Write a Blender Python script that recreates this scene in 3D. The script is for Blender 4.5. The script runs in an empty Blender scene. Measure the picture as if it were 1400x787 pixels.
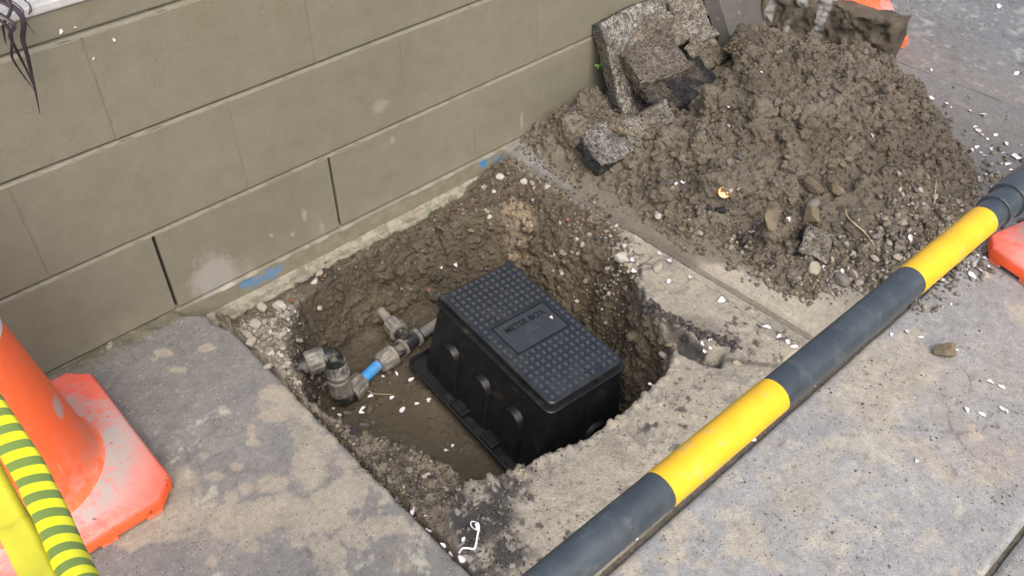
import bpy, math, random
import numpy as np
from mathutils import Vector, Matrix, Euler
S = bpy.context.scene
C = S.collection
rad = math.radians

# ------------------------------------------------------------------ camera, sky, sun, exposure
FPX = 1232.8
PITCH, YAW, ROLL = 0.720375, 0.725968, -0.016343
CAM = np.array([-0.396943, -1.468926, 1.237477])
F_ = np.array([math.sin(YAW) * math.cos(PITCH), math.cos(YAW) * math.cos(PITCH), -math.sin(PITCH)])
R0 = np.array([math.cos(YAW), -math.sin(YAW), 0.0])
U0 = np.cross(R0, F_)
R_ = R0 * math.cos(ROLL) + U0 * math.sin(ROLL)
U_ = U0 * math.cos(ROLL) - R0 * math.sin(ROLL)
cd = bpy.data.cameras.new('camera')
cam = bpy.data.objects.new('camera', cd)
C.objects.link(cam)
M = Matrix(((R_[0], U_[0], -F_[0], CAM[0]), (R_[1], U_[1], -F_[1], CAM[1]), (R_[2], U_[2], -F_[2], CAM[2]), (0, 0, 0, 1)))
cam.matrix_world = M
cd.sensor_width = 36
cd.lens = 36 * FPX / 1400
cd.clip_start = 0.02
cd.clip_end = 400
S.camera = cam

SUN_EL, SUN_AZ = 50, 243     # degrees; azimuth of the place the light comes from, anticlockwise from +x
w = bpy.data.worlds.new('World')
S.world = w
w.use_nodes = True
wn = w.node_tree
sky = wn.nodes.new('ShaderNodeTexSky')
sky.sky_type = 'NISHITA'
sky.sun_disc = False
sky.sun_elevation = rad(SUN_EL)
sky.sun_rotation = rad(90 - SUN_AZ)
sky.air_density = 1.0
sky.dust_density = 6.0
sky.ozone_density = 0.6
bg = wn.nodes['Background']
wn.links.new(sky.outputs[0], bg.inputs[0])
bg.inputs[1].default_value = 0.13
sl = bpy.data.lights.new('sun', 'SUN')
sl.energy = 1.1
sl.angle = rad(55)
sl.color = (1.0, 0.98, 0.955)
sun = bpy.data.objects.new('sun', sl)
C.objects.link(sun)
sdir = Vector((math.cos(rad(SUN_AZ)) * math.cos(rad(SUN_EL)), math.sin(rad(SUN_AZ)) * math.cos(rad(SUN_EL)), math.sin(rad(SUN_EL))))
sun.rotation_euler = sdir.to_track_quat('Z', 'Y').to_euler()
sun.location = (0, 0, 6)
S.view_settings.view_transform = 'Standard'
S.view_settings.look = 'None'
S.view_settings.gamma = 1
S.view_settings.exposure = 0.70
S.render.engine = 'CYCLES'

# ------------------------------------------------------------------ numpy helpers
rng = np.random.default_rng(11)
random.seed(5)

def pray(px, py):
    d = F_ * FPX + R_ * (px - 700.0) - U_ * (py - 393.5)
    return d / np.linalg.norm(d)

def gp(px, py, z=0.0):
    d = pray(px, py)
    return CAM + d * ((z - CAM[2]) / d[2])

def wallp(px, py, y=0.0):
    d = pray(px, py)
    return CAM + d * ((y - CAM[1]) / d[1])

def hsh(ix, iy, iz, seed):
    h = (ix.astype(np.int64) * 374761393 + iy.astype(np.int64) * 668265263 + iz.astype(np.int64) * 2147483647 + seed * 974711) & 0xffffffff
    h = ((h ^ (h >> 13)) * 1274126177) & 0xffffffff
    h = ((h ^ (h >> 15)) * 2246822519) & 0xffffffff
    return ((h ^ (h >> 16)) & 0xffffff) / float(0xffffff)

def vn(x, y, z=0.0, seed=0):
    x = np.asarray(x, float); y = np.asarray(y, float); z = np.zeros_like(x) + z
    ix, iy, iz = np.floor(x), np.floor(y), np.floor(z)
    fx, fy, fz = x - ix, y - iy, z - iz
    ix = ix.astype(np.int64); iy = iy.astype(np.int64); iz = iz.astype(np.int64)
    ux, uy, uz = fx * fx * (3 - 2 * fx), fy * fy * (3 - 2 * fy), fz * fz * (3 - 2 * fz)
    r = 0
    for a in (0, 1):
        for b in (0, 1):
            for c in (0, 1):
                wgt = (ux if a else 1 - ux) * (uy if b else 1 - uy) * (uz if c else 1 - uz)
                r = r + wgt * hsh(ix + a, iy + b, iz + c, seed)
    return r * 2 - 1

def fbm(x, y, z=0.0, f=1.0, o=4, seed=0, g=0.5):
    r = 0; a = 1.0; t = 0
    for i in range(o):
        r = r + a * vn(x * f, y * f, z * f if not np.isscalar(z) else z, seed + i * 17)
        t += a; a *= g; f *= 2.03
    return r / t

def sstep(a, b, x):
    t = np.clip((x - a) / (b - a), 0, 1)
    return t * t * (3 - 2 * t)

def sdpoly(X, Y, poly, vals=None):
    """signed distance, positive inside; optional interpolated value of the nearest edge point"""
    P = np.asarray(poly, float); n = len(P)
    best = np.full(X.shape, 1e9); inside = np.zeros(X.shape, bool); V = np.zeros(X.shape)
    for i in range(n):
        ax, ay = P[i]; bx, by = P[(i + 1) % n]
        dx, dy = bx - ax, by - ay
        t = np.clip(((X - ax) * dx + (Y - ay) * dy) / (dx * dx + dy * dy + 1e-12), 0, 1)
        d = np.hypot(X - ax - t * dx, Y - ay - t * dy)
        m = d < best
        best = np.where(m, d, best)
        if vals is not None:
            V = np.where(m, vals[i] * (1 - t) + vals[(i + 1) % n] * t, V)
        c = ((ay > Y) != (by > Y)) & (X < (bx - ax) * (Y - ay) / (by - ay + 1e-15) + ax)
        inside ^= c
    sd = np.where(inside, best, -best)
    return (sd, V) if vals is not None else sd

def pxpoly(pts, z=0.0):
    return [tuple(gp(p[0], p[1], z)[:2]) for p in pts]

# ------------------------------------------------------------------ object helpers
def link(o, parent=None):
    C.objects.link(o)
    if parent is not None:
        o.parent = parent
    return o

def tag(o, label=None, cat=None, group=None, kind=None):
    if label: o['label'] = label
    if cat: o['category'] = cat
    if group: o['group'] = group
    if kind: o['kind'] = kind
    return o

def empty(name, loc, label, cat, group=None, rot=(0, 0, 0)):
    o = bpy.data.objects.new(name, None)
    o.empty_display_size = 0.03
    C.objects.link(o)
    o.location = loc; o.rotation_euler = rot
    return tag(o, label, cat, group)

def npmesh(name, V, Fq, mat, col=None, smooth=True):
    """fast mesh from numpy arrays, faces all with the same number of corners"""
    me = bpy.data.meshes.new(name)
    V = np.asarray(V, np.float32); Fq = np.asarray(Fq, np.int32)
    k = Fq.shape[1]
    me.vertices.add(len(V)); me.vertices.foreach_set('co', V.ravel())
    me.loops.add(len(Fq) * k); me.loops.foreach_set('vertex_index', Fq.ravel())
    me.polygons.add(len(Fq))
    me.polygons.foreach_set('loop_start', np.arange(len(Fq), dtype=np.int32) * k)
    me.polygons.foreach_set('loop_total', np.full(len(Fq), k, np.int32))
    me.polygons.foreach_set('use_smooth', np.full(len(Fq), smooth, bool))
    me.update(calc_edges=True)
    if col is not None:
        a = me.color_attributes.new('Col', 'FLOAT_COLOR', 'POINT')
        c4 = np.ones((len(V), 4), np.float32); c4[:, :3] = col
        a.data.foreach_set('color', c4.ravel())
    me.materials.append(mat)
    return me

def pymesh(name, V, F, mat, smooth=False):
    me = bpy.data.meshes.new(name)
    me.from_pydata([tuple(v) for v in V], [], [tuple(f) for f in F])
    me.materials.append(mat)
    if smooth:
        me.polygons.foreach_set('use_smooth', [True] * len(me.polygons))
    me.update()
    return me

def obj(name, me, parent=None, loc=None, rot=None):
    o = bpy.data.objects.new(name, me)
    link(o, parent)
    if loc is not None: o.location = loc
    if rot is not None: o.rotation_euler = rot
    return o

def bev(o, wd, seg=2):
    m = o.modifiers.new('bevel', 'BEVEL'); m.width = wd; m.segments = seg; m.limit_method = 'ANGLE'; m.angle_limit = rad(35)
    return o

class MB:
    """collects simple shapes into one mesh"""
    def __init__(s): s.V = []; s.F = []
    def add(s, V, F):
        n = len(s.V); s.V += [tuple(v) for v in V]; s.F += [tuple(i + n for i in f) for f in F]
    def box(s, x0, x1, y0, y1, z0, z1, M=None):
        V = [(x0, y0, z0), (x1, y0, z0), (x1, y1, z0), (x0, y1, z0), (x0, y0, z1), (x1, y0, z1), (x1, y1, z1), (x0, y1, z1)]
        if M is not None: V = [tuple(M @ Vector(v)) for v in V]
        s.add(V, [(3, 2, 1, 0), (4, 5, 6, 7), (0, 1, 5, 4), (1, 2, 6, 5), (2, 3, 7, 6), (3, 0, 4, 7)])
    def rings(s, rings, cap=True):
        n = len(rings[0]); V = [v for r in rings for v in r]; F = []
        for i in range(len(rings) - 1):
            for j in range(n):
                k = (j + 1) % n
                F.append((i * n + j, i * n + k, (i + 1) * n + k, (i + 1) * n + j))
        if cap:
            F.append(tuple(range(n - 1, -1, -1))); F.append(tuple((len(rings) - 1) * n + j for j in range(n)))
        s.add(V, F)
    def tube(s, pts, radii, n=16, cap=True, flute=None):
        pts = [Vector(p) for p in pts]
        if not hasattr(radii, '__len__'): radii = [radii] * len(pts)
        up = None; rings = []
        for i, p in enumerate(pts):
            t = (pts[min(i + 1, len(pts) - 1)] - pts[max(i - 1, 0)]).normalized()
            if up is None:
                up = Vector((0, 0, 1)) if abs(t.z) < 0.9 else Vector((1, 0, 0))
            a = (up - t * up.dot(t)).normalized(); b = t.cross(a); up = a
            r = []
            for j in range(n):
                th = 2 * math.pi * j / n
                rr = radii[i] * (flute(j, i) if flute else 1)
                r.append(p + a * math.cos(th) * rr + b * math.sin(th) * rr)
            rings.append(r)
        s.rings(rings, cap)
    def build(s, name, mat, parent=None, smooth=False):
        me = pymesh(name, s.V, s.F, mat, smooth)
        return obj(name, me, parent)

def autosmooth(o, ang=40):
    me = o.data
    me.polygons.foreach_set('use_smooth', [True] * len(me.polygons))
    try:
        me.set_sharp_from_angle(angle=rad(ang))
    except Exception:
        pass
    return o

# ------------------------------------------------------------------ materials
def mat_new(name):
    m = bpy.data.materials.new(name); m.use_nodes = True
    nt = m.node_tree; b = nt.nodes['Principled BSDF']
    return m, nt, b

def N(nt, t, **kw):
    n = nt.nodes.new(t)
    for k, v in kw.items(): setattr(n, k, v)
    return n

def noise(nt, scale, detail=4, rough=0.55, dist=0.0, coord='Object', vec=None):
    n = N(nt, 'ShaderNodeTexNoise')
    n.inputs['Scale'].default_value = scale; n.inputs['Detail'].default_value = detail
    n.inputs['Roughness'].default_value = rough; n.inputs['Distortion'].default_value = dist
    if vec is None:
        tc = nt.nodes.get('tc') or N(nt, 'ShaderNodeTexCoord', name='tc')
        vec = tc.outputs[coord]
    nt.links.new(vec, n.inputs['Vector'])
    return n.outputs['Fac']

def ramp(nt, fac, stops, interp='LINEAR'):
    r = N(nt, 'ShaderNodeValToRGB'); r.color_ramp.interpolation = interp
    e = r.color_ramp.elements
    while len(e) < len(stops): e.new(0.5)
    for i, (p, c) in enumerate(stops):
        e[i].position = p
        e[i].color = (*c, 1) if hasattr(c, '__len__') else (c, c, c, 1)
    nt.links.new(fac, r.inputs[0])
    return r.outputs[0]

def mixc(nt, fac, a, b, mode='MIX'):
    m = N(nt, 'ShaderNodeMix', data_type='RGBA', blend_type=mode)
    for sock, v in ((m.inputs[0], fac), (m.inputs[6], a), (m.inputs[7], b)):
        if hasattr(v, 'links') or hasattr(v, 'is_linked'): nt.links.new(v, sock)
        elif hasattr(v, '__len__'): sock.default_value = (*v, 1)
        else: sock.default_value = v
    return m.outputs[2]

def math_(nt, op, a, b=0.0):
    m = N(nt, 'ShaderNodeMath', operation=op)
    for i, v in enumerate((a, b)):
        if hasattr(v, 'is_linked'): nt.links.new(v, m.inputs[i])
        else: m.inputs[i].default_value = v
    return m.outputs[0]

def bump(nt, b, h, strength, dist):
    n = N(nt, 'ShaderNodeBump'); n.inputs['Strength'].default_value = strength; n.inputs['Distance'].default_value = dist
    nt.links.new(h, n.inputs['Height']); nt.links.new(n.outputs[0], b.inputs['Normal'])

def vcol_mat(name, rough=0.85, spec=0.3, lo=0.75, hi=1.25, sc=140, bstr=0.6, bdist=0.002, grain=900, bsc=260):
    """colour from the painted attribute, times fine grain; relief from noise"""
    m, nt, b = mat_new(name)
    at = N(nt, 'ShaderNodeAttribute', attribute_name='Col')
    n1 = noise(nt, sc, 5, 0.65); n2 = noise(nt, grain, 3, 0.7)
    v = math_(nt, 'ADD', math_(nt, 'MULTIPLY', n1, 0.6), math_(nt, 'MULTIPLY', n2, 0.4))
    f = ramp(nt, v, [(0.32, lo), (0.68, hi)])
    c = mixc(nt, 1.0, at.outputs['Color'], f, 'MULTIPLY')
    nt.links.new(c, b.inputs['Base Color'])
    rr = ramp(nt, n1, [(0.3, max(rough - 0.15, 0.2)), (0.7, min(rough + 0.1, 1))])
    nt.links.new(rr, b.inputs['Roughness'])
    b.inputs['Specular IOR Level'].default_value = spec
    h = math_(nt, 'ADD', noise(nt, bsc, 5, 0.65), math_(nt, 'MULTIPLY', n2, 0.35))
    bump(nt, b, h, bstr, bdist)
    return m

def flat_mat(name, c, rough=0.6, spec=0.4, var=0.12, sc=60, c2=None, s2=12, t2=(0.5, 0.65), bs=0.25, bd=0.0006, bsc=300):
    m, nt, b = mat_new(name)
    n1 = noise(nt, sc, 5, 0.6)
    f = ramp(nt, n1, [(0.3, 1 - var), (0.7, 1 + var)])
    col = mixc(nt, 1.0, c, f, 'MULTIPLY')
    if c2 is not None:
        k = ramp(nt, noise(nt, s2, 6, 0.65, 0.6), [(t2[0], 0.0), (t2[1], 1.0)])
        col = mixc(nt, k, col, c2)
    nt.links.new(col, b.inputs['Base Color'])
    rr = ramp(nt, n1, [(0.3, max(0.05, rough - 0.1)), (0.7, min(1, rough + 0.1))])
    nt.links.new(rr, b.inputs['Roughness'])
    b.inputs['Specular IOR Level'].default_value = spec
    bump(nt, b, noise(nt, bsc, 4, 0.6), bs, bd)
    return m

MT = {}
def slab_mat():
    m, nt, b = mat_new('muddy_concrete')
    at = N(nt, 'ShaderNodeAttribute', attribute_name='Col')
    n1 = noise(nt, 90, 5, 0.65); n2 = noise(nt, 420, 3, 0.6); n3 = noise(nt, 26, 6, 0.7, 0.8)
    c = mixc(nt, 1.0, at.outputs['Color'], ramp(nt, n1, [(0.32, 0.86), (0.68, 1.12)]), 'MULTIPLY')
    c = mixc(nt, 1.0, c, ramp(nt, n3, [(0.30, 0.86), (0.70, 1.12)]), 'MULTIPLY')
    c = mixc(nt, 1.0, c, ramp(nt, n2, [(0.35, 0.80), (0.65, 1.18)]), 'MULTIPLY')
    v = N(nt, 'ShaderNodeTexVoronoi'); v.inputs['Scale'].default_value = 210; nt.links.new(nt.nodes['tc'].outputs['Object'], v.inputs['Vector'])
    sx = N(nt, 'ShaderNodeSeparateColor'); nt.links.new(v.outputs['Color'], sx.inputs[0])
    dot = ramp(nt, v.outputs['Distance'], [(0.22, 1.0), (0.38, 0.0)])
    c = mixc(nt, math_(nt, 'MULTIPLY', math_(nt, 'MULTIPLY', dot, ramp(nt, sx.outputs[0], [(0.93, 0.0), (0.95, 1.0)])), 0.75), c, (0.05, 0.048, 0.045))
    c = mixc(nt, math_(nt, 'MULTIPLY', math_(nt, 'MULTIPLY', dot, ramp(nt, sx.outputs[1], [(0.93, 0.0), (0.95, 1.0)])), 0.6), c, (0.42, 0.41, 0.37))
    nt.links.new(c, b.inputs['Base Color'])
    nt.links.new(ramp(nt, n3, [(0.3, 0.62), (0.7, 0.92)]), b.inputs['Roughness'])
    b.inputs['Specular IOR Level'].default_value = 0.35
    h = math_(nt, 'ADD', math_(nt, 'MULTIPLY', noise(nt, 260, 5, 0.7), 0.7), math_(nt, 'ADD', n3, math_(nt, 'MULTIPLY', dot, -0.3)))
    bump(nt, b, h, 0.6, 0.002)
    return m
MT['slab'] = slab_mat()
MT['soil'] = vcol_mat('damp_soil', rough=0.78, spec=0.35, lo=0.66, hi=1.3, sc=170, bstr=0.9, bdist=0.004, bsc=230)
MT['heap'] = vcol_mat('clay_soil', rough=0.72, spec=0.4, lo=0.72, hi=1.25, sc=130, bstr=0.8, bdist=0.004, bsc=200)
MT['stone'] = vcol_mat('rubble_stone', rough=0.85, lo=0.75, hi=1.2, sc=220, bstr=0.7, bdist=0.0015)
def chunk_mat():
    m, nt, b = mat_new('broken_paving')
    at = N(nt, 'ShaderNodeAttribute', attribute_name='Col')
    n1 = noise(nt, 60, 5, 0.7, 0.6); n2 = noise(nt, 300, 3, 0.6)
    c = mixc(nt, 1.0, at.outputs['Color'], ramp(nt, n1, [(0.30, 0.55), (0.70, 1.4)]), 'MULTIPLY')
    c = mixc(nt, 1.0, c, ramp(nt, n2, [(0.35, 0.75), (0.65, 1.25)]), 'MULTIPLY')
    hs = []
    for sc, k in ((230, 0.9), (120, 0.94)):
        v = N(nt, 'ShaderNodeTexVoronoi'); v.inputs['Scale'].default_value = sc; nt.links.new(nt.nodes['tc'].outputs['Object'], v.inputs['Vector'])
        sx = N(nt, 'ShaderNodeSeparateColor'); nt.links.new(v.outputs['Color'], sx.inputs[0])
        dot = ramp(nt, v.outputs['Distance'], [(0.30, 1.0), (0.50, 0.0)]); hs.append(dot)
        c = mixc(nt, math_(nt, 'MULTIPLY', math_(nt, 'MULTIPLY', dot, ramp(nt, sx.outputs[0], [(0.55, 0.0), (0.6, 1.0)])), 0.65), c, (0.35, 0.35, 0.36), 'MULTIPLY')
        c = mixc(nt, math_(nt, 'MULTIPLY', math_(nt, 'MULTIPLY', dot, ramp(nt, sx.outputs[1], [(0.68, 0.0), (0.73, 1.0)])), 0.6), c, (1.7, 1.65, 1.55), 'MULTIPLY')
    nt.links.new(c, b.inputs['Base Color']); b.inputs['Roughness'].default_value = 0.8; b.inputs['Specular IOR Level'].default_value = 0.35
    h = math_(nt, 'ADD', math_(nt, 'MULTIPLY', hs[0], 0.5), math_(nt, 'ADD', hs[1], math_(nt, 'ADD', n1, n2)))
    bump(nt, b, h, 1.0, 0.005)
    return m
MT['chunk'] = chunk_mat()
MT['mudslab'] = vcol_mat('mud_caked_concrete', rough=0.8, lo=0.7, hi=1.25, sc=150, bstr=0.9, bdist=0.004, bsc=120)

# ------------------------------------------------------------------ grids: height fields laid out in world metres
GRIDS = []
class Grid:
    def __init__(s, x0, x1, y0, y1, d):
        s.nx = int(round((x1 - x0) / d)) + 1; s.ny = int(round((y1 - y0) / d)) + 1
        s.x0, s.y0, s.d = x0, y0, d
        s.X, s.Y = np.meshgrid(x0 + np.arange(s.nx) * d, y0 + np.arange(s.ny) * d)
        s.Z = np.zeros_like(s.X); s.mask = np.ones(s.X.shape, bool); s.col = np.zeros(s.X.shape + (3,))
    def paint(s, m, c):
        m = np.clip(m, 0, 1)[..., None]
        s.col = s.col * (1 - m) + np.array(c) * m
    def h(s, x, y):
        i = np.clip(((np.asarray(x) - s.x0) / s.d).round().astype(int), 0, s.nx - 1)
        j = np.clip(((np.asarray(y) - s.y0) / s.d).round().astype(int), 0, s.ny - 1)
        ok = (np.asarray(x) >= s.x0) & (np.asarray(x) <= s.x0 + (s.nx - 1) * s.d) & (np.asarray(y) >= s.y0) & (np.asarray(y) <= s.y0 + (s.ny - 1) * s.d)
        return np.where(ok & s.mask[j, i], s.Z[j, i], -9.0)
    def bumps(s, n, r0, r1, k, where=None, emb=0.35, warp=0.004, wf=60, pw=1.0, seed=1):
        g = np.random.default_rng(seed)
        Xw = s.X + warp * fbm(s.X, s.Y, 0.0, wf, 3, seed); Yw = s.Y + warp * fbm(s.X, s.Y, 5.0, wf, 3, seed + 3)
        B = s.Z.copy(); jj = g.integers(0, s.ny, n); ii = g.integers(0, s.nx, n)
        rs = r0 * (r1 / r0) ** (g.random(n) ** pw); el = g.uniform(0.65, 1.3, n); an = g.uniform(0, 3.14, n); u = g.random(n)
        for q in range(n):
            j, i, r = jj[q], ii[q], rs[q]
            if where is not None and u[q] > where[j, i]: continue
            m = int(r * 1.6 / s.d) + 2
            a, b, c, e = max(j - m, 0), min(j + m + 1, s.ny), max(i - m, 0), min(i + m + 1, s.nx)
            dx = Xw[a:b, c:e] - s.X[j, i]; dy = Yw[a:b, c:e] - s.Y[j, i]
            ca, sa = math.cos(an[q]), math.sin(an[q])
            d2 = ((dx * ca + dy * sa) / (r * el[q])) ** 2 + ((-dx * sa + dy * ca) / (r / el[q])) ** 2
            dome = B[j, i] + r * k * (np.sqrt(np.maximum(1 - d2, 0)) - emb)
            # follow the local slope a little so domes sit on slopes
            dome = dome + 0.6 * (B[a:b, c:e] - B[j, i])
            s.Z[a:b, c:e] = np.where(d2 < 1, np.maximum(s.Z[a:b, c:e], dome), s.Z[a:b, c:e])
    def build(s, name, mat, disp=0.0, df=60, seed=3, kind='structure', label=None, cat=None, parent=None):
        V = np.stack([s.X, s.Y, s.Z], -1)
        if disp > 0:
            gy, gx = np.gradient(s.Z, s.d)
            n = np.stack([-gx, -gy, np.ones_like(gx)], -1); n /= np.linalg.norm(n, axis=-1, keepdims=True)
            dd = fbm(s.X, s.Y, s.Z, df, 4, seed, 0.6) * disp
            if hasattr(s, 'dw'): dd = dd * s.dw
            V = V + n * dd[..., None]
        idx = -np.ones(s.X.shape, int); use = np.zeros(s.X.shape, bool)
        fm = s.mask[:-1, :-1] & s.mask[1:, :-1] & s.mask[:-1, 1:] & s.mask[1:, 1:]
        for a in (0, 1):
            for b in (0, 1):
                use[a:s.ny - 1 + a, b:s.nx - 1 + b] |= fm
        idx[use] = np.arange(use.sum())
        Q = np.stack([idx[:-1, :-1][fm], idx[:-1, 1:][fm], idx[1:, 1:][fm], idx[1:, :-1][fm]], -1)
        me = npmesh(name, V[use], Q, mat, s.col[use])
        o = obj(name, me, parent)
        tag(o, label, cat, None, kind)
        GRIDS.append(s)
        return o

def Hc(x, y, skip=()):
    h = np.full(np.shape(x), -0.5)
    for g in GRIDS: h = np.maximum(h, g.h(x, y))
    return h

def hit(px, py):
    d = pray(px, py)
    t0 = (0.45 - CAM[2]) / d[2]
    t = t0 + np.arange(0, 2200) * 0.0015
    P = CAM[None] + d[None] * t[:, None]
    h = Hc(P[:, 0], P[:, 1])
    k = np.argmax(P[:, 2] <= h)
    return P[k]

def mmpx(p):
    """metres per photograph pixel at a point"""
    return float((np.asarray(p) - CAM) @ F_) / FPX

TAN = (0.318, 0.294, 0.243); GREY = (0.190, 0.187, 0.179); DGREY = (0.16, 0.16, 0.158)
SOIL = (0.105, 0.087, 0.062); DSOIL = (0.058, 0.046, 0.031); TAR = (0.035, 0.034, 0.034); PALE = (0.30, 0.28, 0.235)

# ---- soil of the whole site under the paving (out to the far distance)
base = obj('ground', pymesh('ground', [(-120, -120, -0.42), (120, -120, -0.42), (120, 120, -0.42), (-120, 120, -0.42)], [(0, 1, 2, 3)], flat_mat('earth', SOIL)))
tag(base, kind='structure')

def concrete_col(g, mud, seed, grey=GREY, th=0.12, f1=9.0, tan=TAN):
    """grey concrete with a film of dried tan mud where 'mud' (-1..1) lifts the blotch noise"""
    X, Y = g.X, g.Y
    v = fbm(X, Y, 0.0, 2.5, 4, seed)[..., None]
    g.col = np.array(grey) * (1 + 0.18 * v)
    wx = X + 0.02 * fbm(X, Y, 1.0, 18, 3, seed + 5); wy = Y + 0.02 * fbm(X, Y, 2.0, 18, 3, seed + 6)
    n = fbm(wx, wy, 3.0, f1, 5, seed + 7, 0.62)
    m = sstep(th - 0.025, th + 0.03, n + mud)
    g.paint(m * (0.55 + 0.4 * sstep(-0.5, 0.5, fbm(X, Y, 6.0, 3.0, 3, seed + 21))), np.array(tan))
    n2 = fbm(wx, wy, 4.0, f1 * 0.45, 4, seed + 9)
    g.paint(sstep(0.0, 0.5, n2 + mud * 0.7) * 0.45, np.array(tan) * 0.88)
    # small pits, dark specks and pale specks
    s1 = fbm(X, Y, 0.0, 95, 2, seed + 11); s2 = fbm(X, Y, 9.0, 130, 2, seed + 12)
    g.paint(sstep(0.50, 0.64, s1) * 0.35, (0.08, 0.078, 0.072))
    g.paint(sstep(0.56, 0.70, s2) * 0.3, (0.40, 0.385, 0.34))
    g.col *= (1 + 0.12 * fbm(X, Y, 0.0, 40, 3, seed + 13))[..., None]

def mudmask(g, specs, basev=-0.3):
    m = np.full(g.X.shape, basev)
    for pts, v, soft in specs:
        sd = sdpoly(g.X, g.Y, pxpoly(pts))
        m = m + (v - basev) * sstep(-soft, soft, sd)
    return m

def rough_top(g, seed, a=0.0012):
    g.Z += a * fbm(g.X, g.Y, 0.0, 14, 4, seed) + 0.0006 * fbm(g.X, g.Y, 0.0, 120, 3, seed + 1)

def edge_drop(g, sd, depth=0.07, wdt=0.006, seed=0, namp=0.004, nf=45):
    s2 = sd + namp * fbm(g.X, g.Y, 0.0, nf, 3, seed)
    g.Z -= depth * (1 - sstep(-wdt, 0.002, s2)) + 0.004 * (1 - sstep(0.0, 0.010, s2))
    g.mask &= s2 > -wdt * 1.3

def spots(g, L, col, k=0.9, amp=0.35, f=38, seed=1, soft=0.18):
    """dried mud dabs: (px, py, rx, ry) as seen on the photograph, laid on the ground plane"""
    n = amp * fbm(g.X, g.Y, 0.0, f, 4, seed, 0.6); d = np.full(g.X.shape, 9.0)
    for (px, py, rx, ry) in L:
        c = gp(px, py); a = gp(px + rx, py)[:2] - c[:2]; b_ = gp(px, py + ry)[:2] - c[:2]
        Mi = np.linalg.inv(np.array([[a[0], b_[0]], [a[1], b_[1]]])); dx, dy = g.X - c[0], g.Y - c[1]
        d = np.minimum(d, np.hypot(Mi[0, 0] * dx + Mi[0, 1] * dy, Mi[1, 0] * dx + Mi[1, 1] * dy))
    g.paint((1 - sstep(1 - soft, 1 + soft, d + n)) * k, col)

# ---- slab to the left of the hole
g = Grid(-1.7, 0.062, -2.1, -0.004, 0.0045)
rough_top(g, 21)
sd = np.minimum(0.049 - g.X, 9)
corner = sdpoly(g.X, g.Y, [(-3, -3), (0.049, -3), (0.049, -0.12), (0.03, -0.085), (0.035, -0.055), (0.0, -0.02), (-0.1, 0.2), (-3, 0.2)])
mm = mudmask(g, [([(390, 500), (446, 585), (532, 663), (660, 800), (420, 800), (380, 700), (420, 640), (400, 590), (370, 560)], 0.17, 0.05),
                 ([(150, 640), (270, 650), (300, 700), (370, 690), (420, 740), (330, 780), (250, 730), (170, 750)], -0.15, 0.03),
                 ([(350, 530), (410, 530), (420, 580), (350, 580)], 0.08, 0.02),
                 ([(220, 640), (380, 640), (400, 720), (300, 730), (150, 760)], -0.2, 0.02)], -0.45)
concrete_col(g, mm, 31, th=0.10, f1=20)
g.paint(sstep(0.2, 0.5, fbm(g.X, g.Y, 0, 7, 4, 77)) * 0.4, DGREY)
spots(g, [(377, 538, 21, 11), (371, 568, 22, 8), (343, 590, 7, 12), (345, 604, 10, 5), (246, 652, 20, 15), (243, 699, 22, 19), (218, 708, 11, 22), (193, 720, 17, 13), (171, 738, 19, 12), (264, 708, 13, 8), (289, 674, 8, 7),
          (295, 651, 13, 6), (316, 679, 10, 9), (336, 668, 11, 9), (311, 713, 26, 26), (361, 706, 24, 26), (371, 660, 22, 12), (279, 622, 8, 5), (323, 638, 8, 6), (420, 638, 24, 27), (229, 640, 9, 7), (283, 476, 12, 6), (226, 482, 14, 6), (240, 505, 12, 4), (395, 690, 22, 20), (450, 700, 34, 30), (340, 745, 14, 10), (292, 765, 9, 9)],
      (0.335, 0.305, 0.245), 0.85, 0.5, 45, 311)
# mossy dirt against the wall
md = sstep(-0.055, -0.012, g.Y + 0.02 * fbm(g.X, g.Y, 0, 20, 4, 5))
g.paint(md * 0.8, (0.12, 0.11, 0.065)); g.Z += md * 0.006 * (1 + fbm(g.X, g.Y, 0, 60, 3, 6))
lich = sstep(0.34, 0.5, fbm(g.X, g.Y, 0.0, 60, 4, 41)) * sstep(0.2, 0.4, fbm(g.X, g.Y, 0.0, 9, 2, 43))
g.paint(lich * 0.7, (0.42, 0.43, 0.36))
edge_drop(g, corner, seed=9)
g.build('pavement_slab', MT['slab'])

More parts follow.
